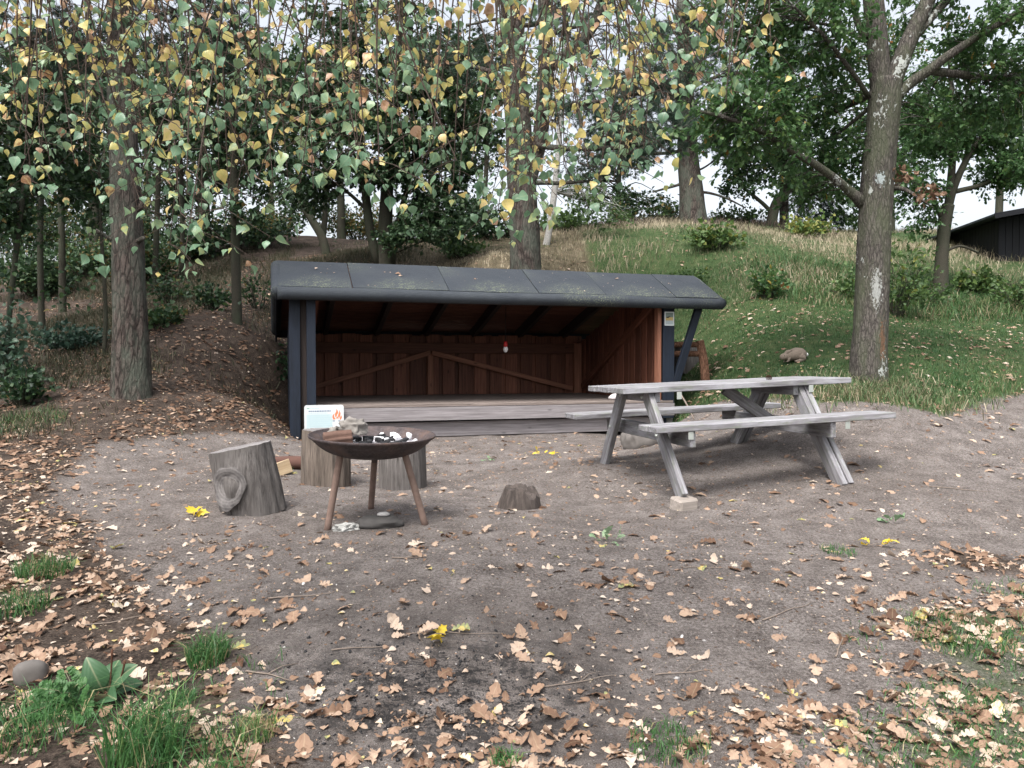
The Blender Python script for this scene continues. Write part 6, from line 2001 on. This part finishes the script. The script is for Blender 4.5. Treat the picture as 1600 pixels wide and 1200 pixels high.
tl_ = NB(); tl_.add(*blob_chain([(-.145, 0, .09), (-.172, 0, .105), (-.182, 0, .12)], [.022, .034, .012], 10, 12)); link('tail', tl_.mesh('tail', M['fur_white']), rb)

# ------------------------------------------------------------------ the birch hanging into the view
bb = np.array([-3.9, 1.3, float(gz(-3.9, 1.3))])
bt = thing('birch_tree', 'birch whose hanging yellow and green leafed twigs fill the top of the view', 'tree', loc=bb)
Pq, Rq = resample([bb - np.array([0, 0, .2]), bb + np.array([.05, 0, 1.6]), bb + np.array([-.05, .1, 3.2]), bb + np.array([.1, .1, 6.0])], [.19, .15, .13, .07], 40)
V, Qd, Tr = tube(Pq, Rq, 28, rough=.06, freq=3)
link('trunk', np_mesh('trunk', V - bb, [Qd, Tr], M['bark_birch']), bt)
LIMBS = [[(0, 0, 3.0), (1.4, .5, 2.95), (3.0, .7, 2.75), (4.3, .9, 2.62), (5.2, 1.0, 2.5)],
         [(0, 0, 3.2), (1.2, 1.0, 3.15), (2.6, 1.5, 2.95), (3.9, 1.7, 2.9), (5.0, 1.9, 2.8)],
         [(0, 0, 2.8), (1.3, .2, 2.8), (2.8, .15, 2.55), (3.9, .2, 2.42), (4.9, .25, 2.35)],
         [(0, .1, 3.4), (1.0, 1.6, 3.4), (2.2, 2.2, 3.3), (3.4, 2.5, 3.2)]]
limb_pts = []
for lb in LIMBS:
    Pl = np.array(lb, float) + bb * np.array([1, 1, 0]) + np.array([0, 0, 0])
    Pl, Rl = resample(Pl, np.linspace(.04, .008, len(lb)), 60)
    n_ = NB(); n_.add(*tube(Pl, Rl, 10, rough=.08)); link('branch', n_.mesh('branch', M['bark_twig'], bb), bt)
    limb_pts.append(Pl)
limb_all = np.vstack(limb_pts)
env_x = [-60, 0, 60, 120, 200, 250, 300, 335, 380, 440, 500, 540, 590, 640, 700, 745, 790, 830, 880, 940, 985, 1030, 1065, 1120, 1165, 1195]
env_y = [220, 250, 285, 250, 300, 370, 415, 395, 320, 300, 322, 260, 250, 270, 300, 265, 352, 330, 290, 300, 240, 215, 120, 165, 145, 90]
bark_tw = NB()
LPos, LDir, LNor, LSz, LTn = [], [], [], [], []
ntwig = 168
SPRAYS = [-60, -20, 25, 62, 105, 140, 195, 230, 275, 318, 350, 392, 425, 455, 520, 545, 600, 628, 668, 700, 745, 790, 815, 838, 885, 935, 955, 1005, 1035, 1085, 1130, 1165]
for k in range(ntwig):
    px = SPRAYS[k % len(SPRAYS)] + rng.normal(0, 15)
    ye = float(np.interp(px, env_x, env_y))
    low = ye * (rng.uniform(.35, 1.02) if k % 3 else rng.uniform(.86, 1.03))
    if px > 1040: low = ye * rng.uniform(.5, 1.0)
    d = rng.uniform(1.7, 3.1)
    tip = at(px, low, d)
    # find the limb above
    dd = np.linalg.norm(limb_all[:, :2] - tip[:2], axis=1)
    s = limb_all[int(np.argmin(dd + rng.uniform(0, .2, len(dd))))]
    top = np.array([tip[0] + rng.normal(0, .06), tip[1] + rng.normal(0, .06), max(tip[2] + .5, s[2] - .25)])
    top = top + np.array([rng.normal(0, .12), rng.normal(0, .08), 0])
    mid = (top + tip) / 2 + np.array([rng.normal(0, .05), rng.normal(0, .04), -.02])
    Pl, Rl = resample([s, s * .35 + top * .65 + np.array([0, 0, .04]), top, mid, tip], [.006, .0042, .0034, .0024, .0012], 26)
    bark_tw.add(*tube(Pl, Rl, 5, cap=False))
    # leaves along the lower stretch
    seg = np.linalg.norm(np.diff(Pl, axis=0), axis=1); cs = np.concatenate([[0], np.cumsum(seg)])
    hang = cs[-1]
    ll = min(hang, tip[2] * 0 + (top[2] - tip[2]) + .25)
    tpos = np.arange(hang - ll, hang, rng.uniform(.020, .030))
    side = 1
    dens = fbm(np.stack([tpos * 6 + k * 3.1, tpos * 0, tpos * 0], -1), 2)
    for t, dn in zip(tpos, dens):
        if dn < -.10: continue
        side = -side
        i_ = min(int(np.searchsorted(cs, t)), 25)
        b_ = Pl[i_]
        az = rng.uniform(0, 2 * np.pi)
        out = np.array([math.cos(az), math.sin(az), rng.uniform(-.6, .2)])
        if rng.uniform() < .46:                # short side shoot with a pair more
            L2 = rng.uniform(.04, .19)
            e = b_ + out * L2 * np.array([1, 1, .6]) - np.array([0, 0, L2 * .45])
            bark_tw.add(*tube(np.array([b_, (b_ + e) / 2 + np.array([0, 0, .01]), e]), np.array([.0012, .001, .0007]), 4, cap=False))
            spots = [(b_ + e) / 2, e, e]
        else:
            spots = [b_]
        for q in spots:
            az = rng.uniform(0, 2 * np.pi)
            o2 = np.array([math.cos(az), math.sin(az), rng.uniform(-1.1, -.1)]); o2 /= np.linalg.norm(o2)
            pet = rng.uniform(.010, .022)
            lp_ = q + o2 * pet
            bark_tw.add(np.array([q, q + np.array([.0008, 0, 0]), lp_]), np.zeros((0, 4), int), [(0, 1, 2)])
            dirl = o2 * .55 + np.array([0, 0, -rng.uniform(.25, 1.2)]) + rng.normal(size=3) * .35
            LPos.append(lp_); LDir.append(dirl)
            LNor.append(rng.normal(size=3) + np.array([0, -.4, .35]))
            LSz.append(.017 + .021 * rng.uniform() ** 1.2)
            h_ = (q[2] - 1.05) / d                 # higher up more leaves have turned
            pb_ = np.interp((568 - (q[2] - 1.05) / q[1] * F), [0, 180, 330], [.44, .33, .10])
            if rng.uniform() < pb_: LTn.append(rng.choice([.64, .74, .80, .87, .93, .99], p=[.30, .27, .12, .16, .05, .10]))
            else: LTn.append(np.clip(rng.normal(.26, .15), 0, .55))
o = link('twig', bark_tw.mesh('twig', M['bark_twig'], bb), bt); o['kind'] = 'stuff'
LPos, LDir, LNor, LSz, LTn = map(np.array, (LPos, LDir, LNor, LSz, LTn))
LTn = np.clip(LTn + rng.normal(0, .02, len(LTn)), 0, 1)
pyv = 568 - (LPos[:, 2] - CZ) / LPos[:, 1] * F
inv = (pyv > -10) & (np.abs(LPos[:, 0]) < .66 * LPos[:, 1])
keep = (pyv > -260)
app = LSz / LPos[:, 1] * inv
idx = np.argsort(-app)[:300]
rs = keep.copy(); rs[idx] = False
o = link('foliage', scatter('foliage', BIRCH, LPos[rs], LDir[rs], LNor[rs], LSz[rs], LTn[rs], M['birch_leaf'], bb), bt); o['kind'] = 'stuff'
BL = {}
Rb = orient(LDir, LNor)
for k in idx:
    j = int(rng.integers(0, 4)); tq = round(float(LTn[k]) * 14) / 14
    if (j, tq) not in BL:
        BL[(j, tq)] = scatter('leaf', [BIRCH[j]], np.zeros((1, 3)), np.array([[1., 0, 0]]), np.array([[0, 0, 1.]]), np.array([1.0]), np.array([tq]), M['birch_leaf'])
    m4 = np.eye(4); m4[:3, :3] = Rb[k] * LSz[k]; m4[:3, 3] = LPos[k] - bb
    link('leaf', BL[(j, tq)], bt, Matrix(m4.tolist()))
print('birch leaves', len(LPos), 'ground leaves', len(size), 'tris', sum(len(o.data.loops) - 2 * len(o.data.polygons) for o in SC.objects if o.type == 'MESH'))
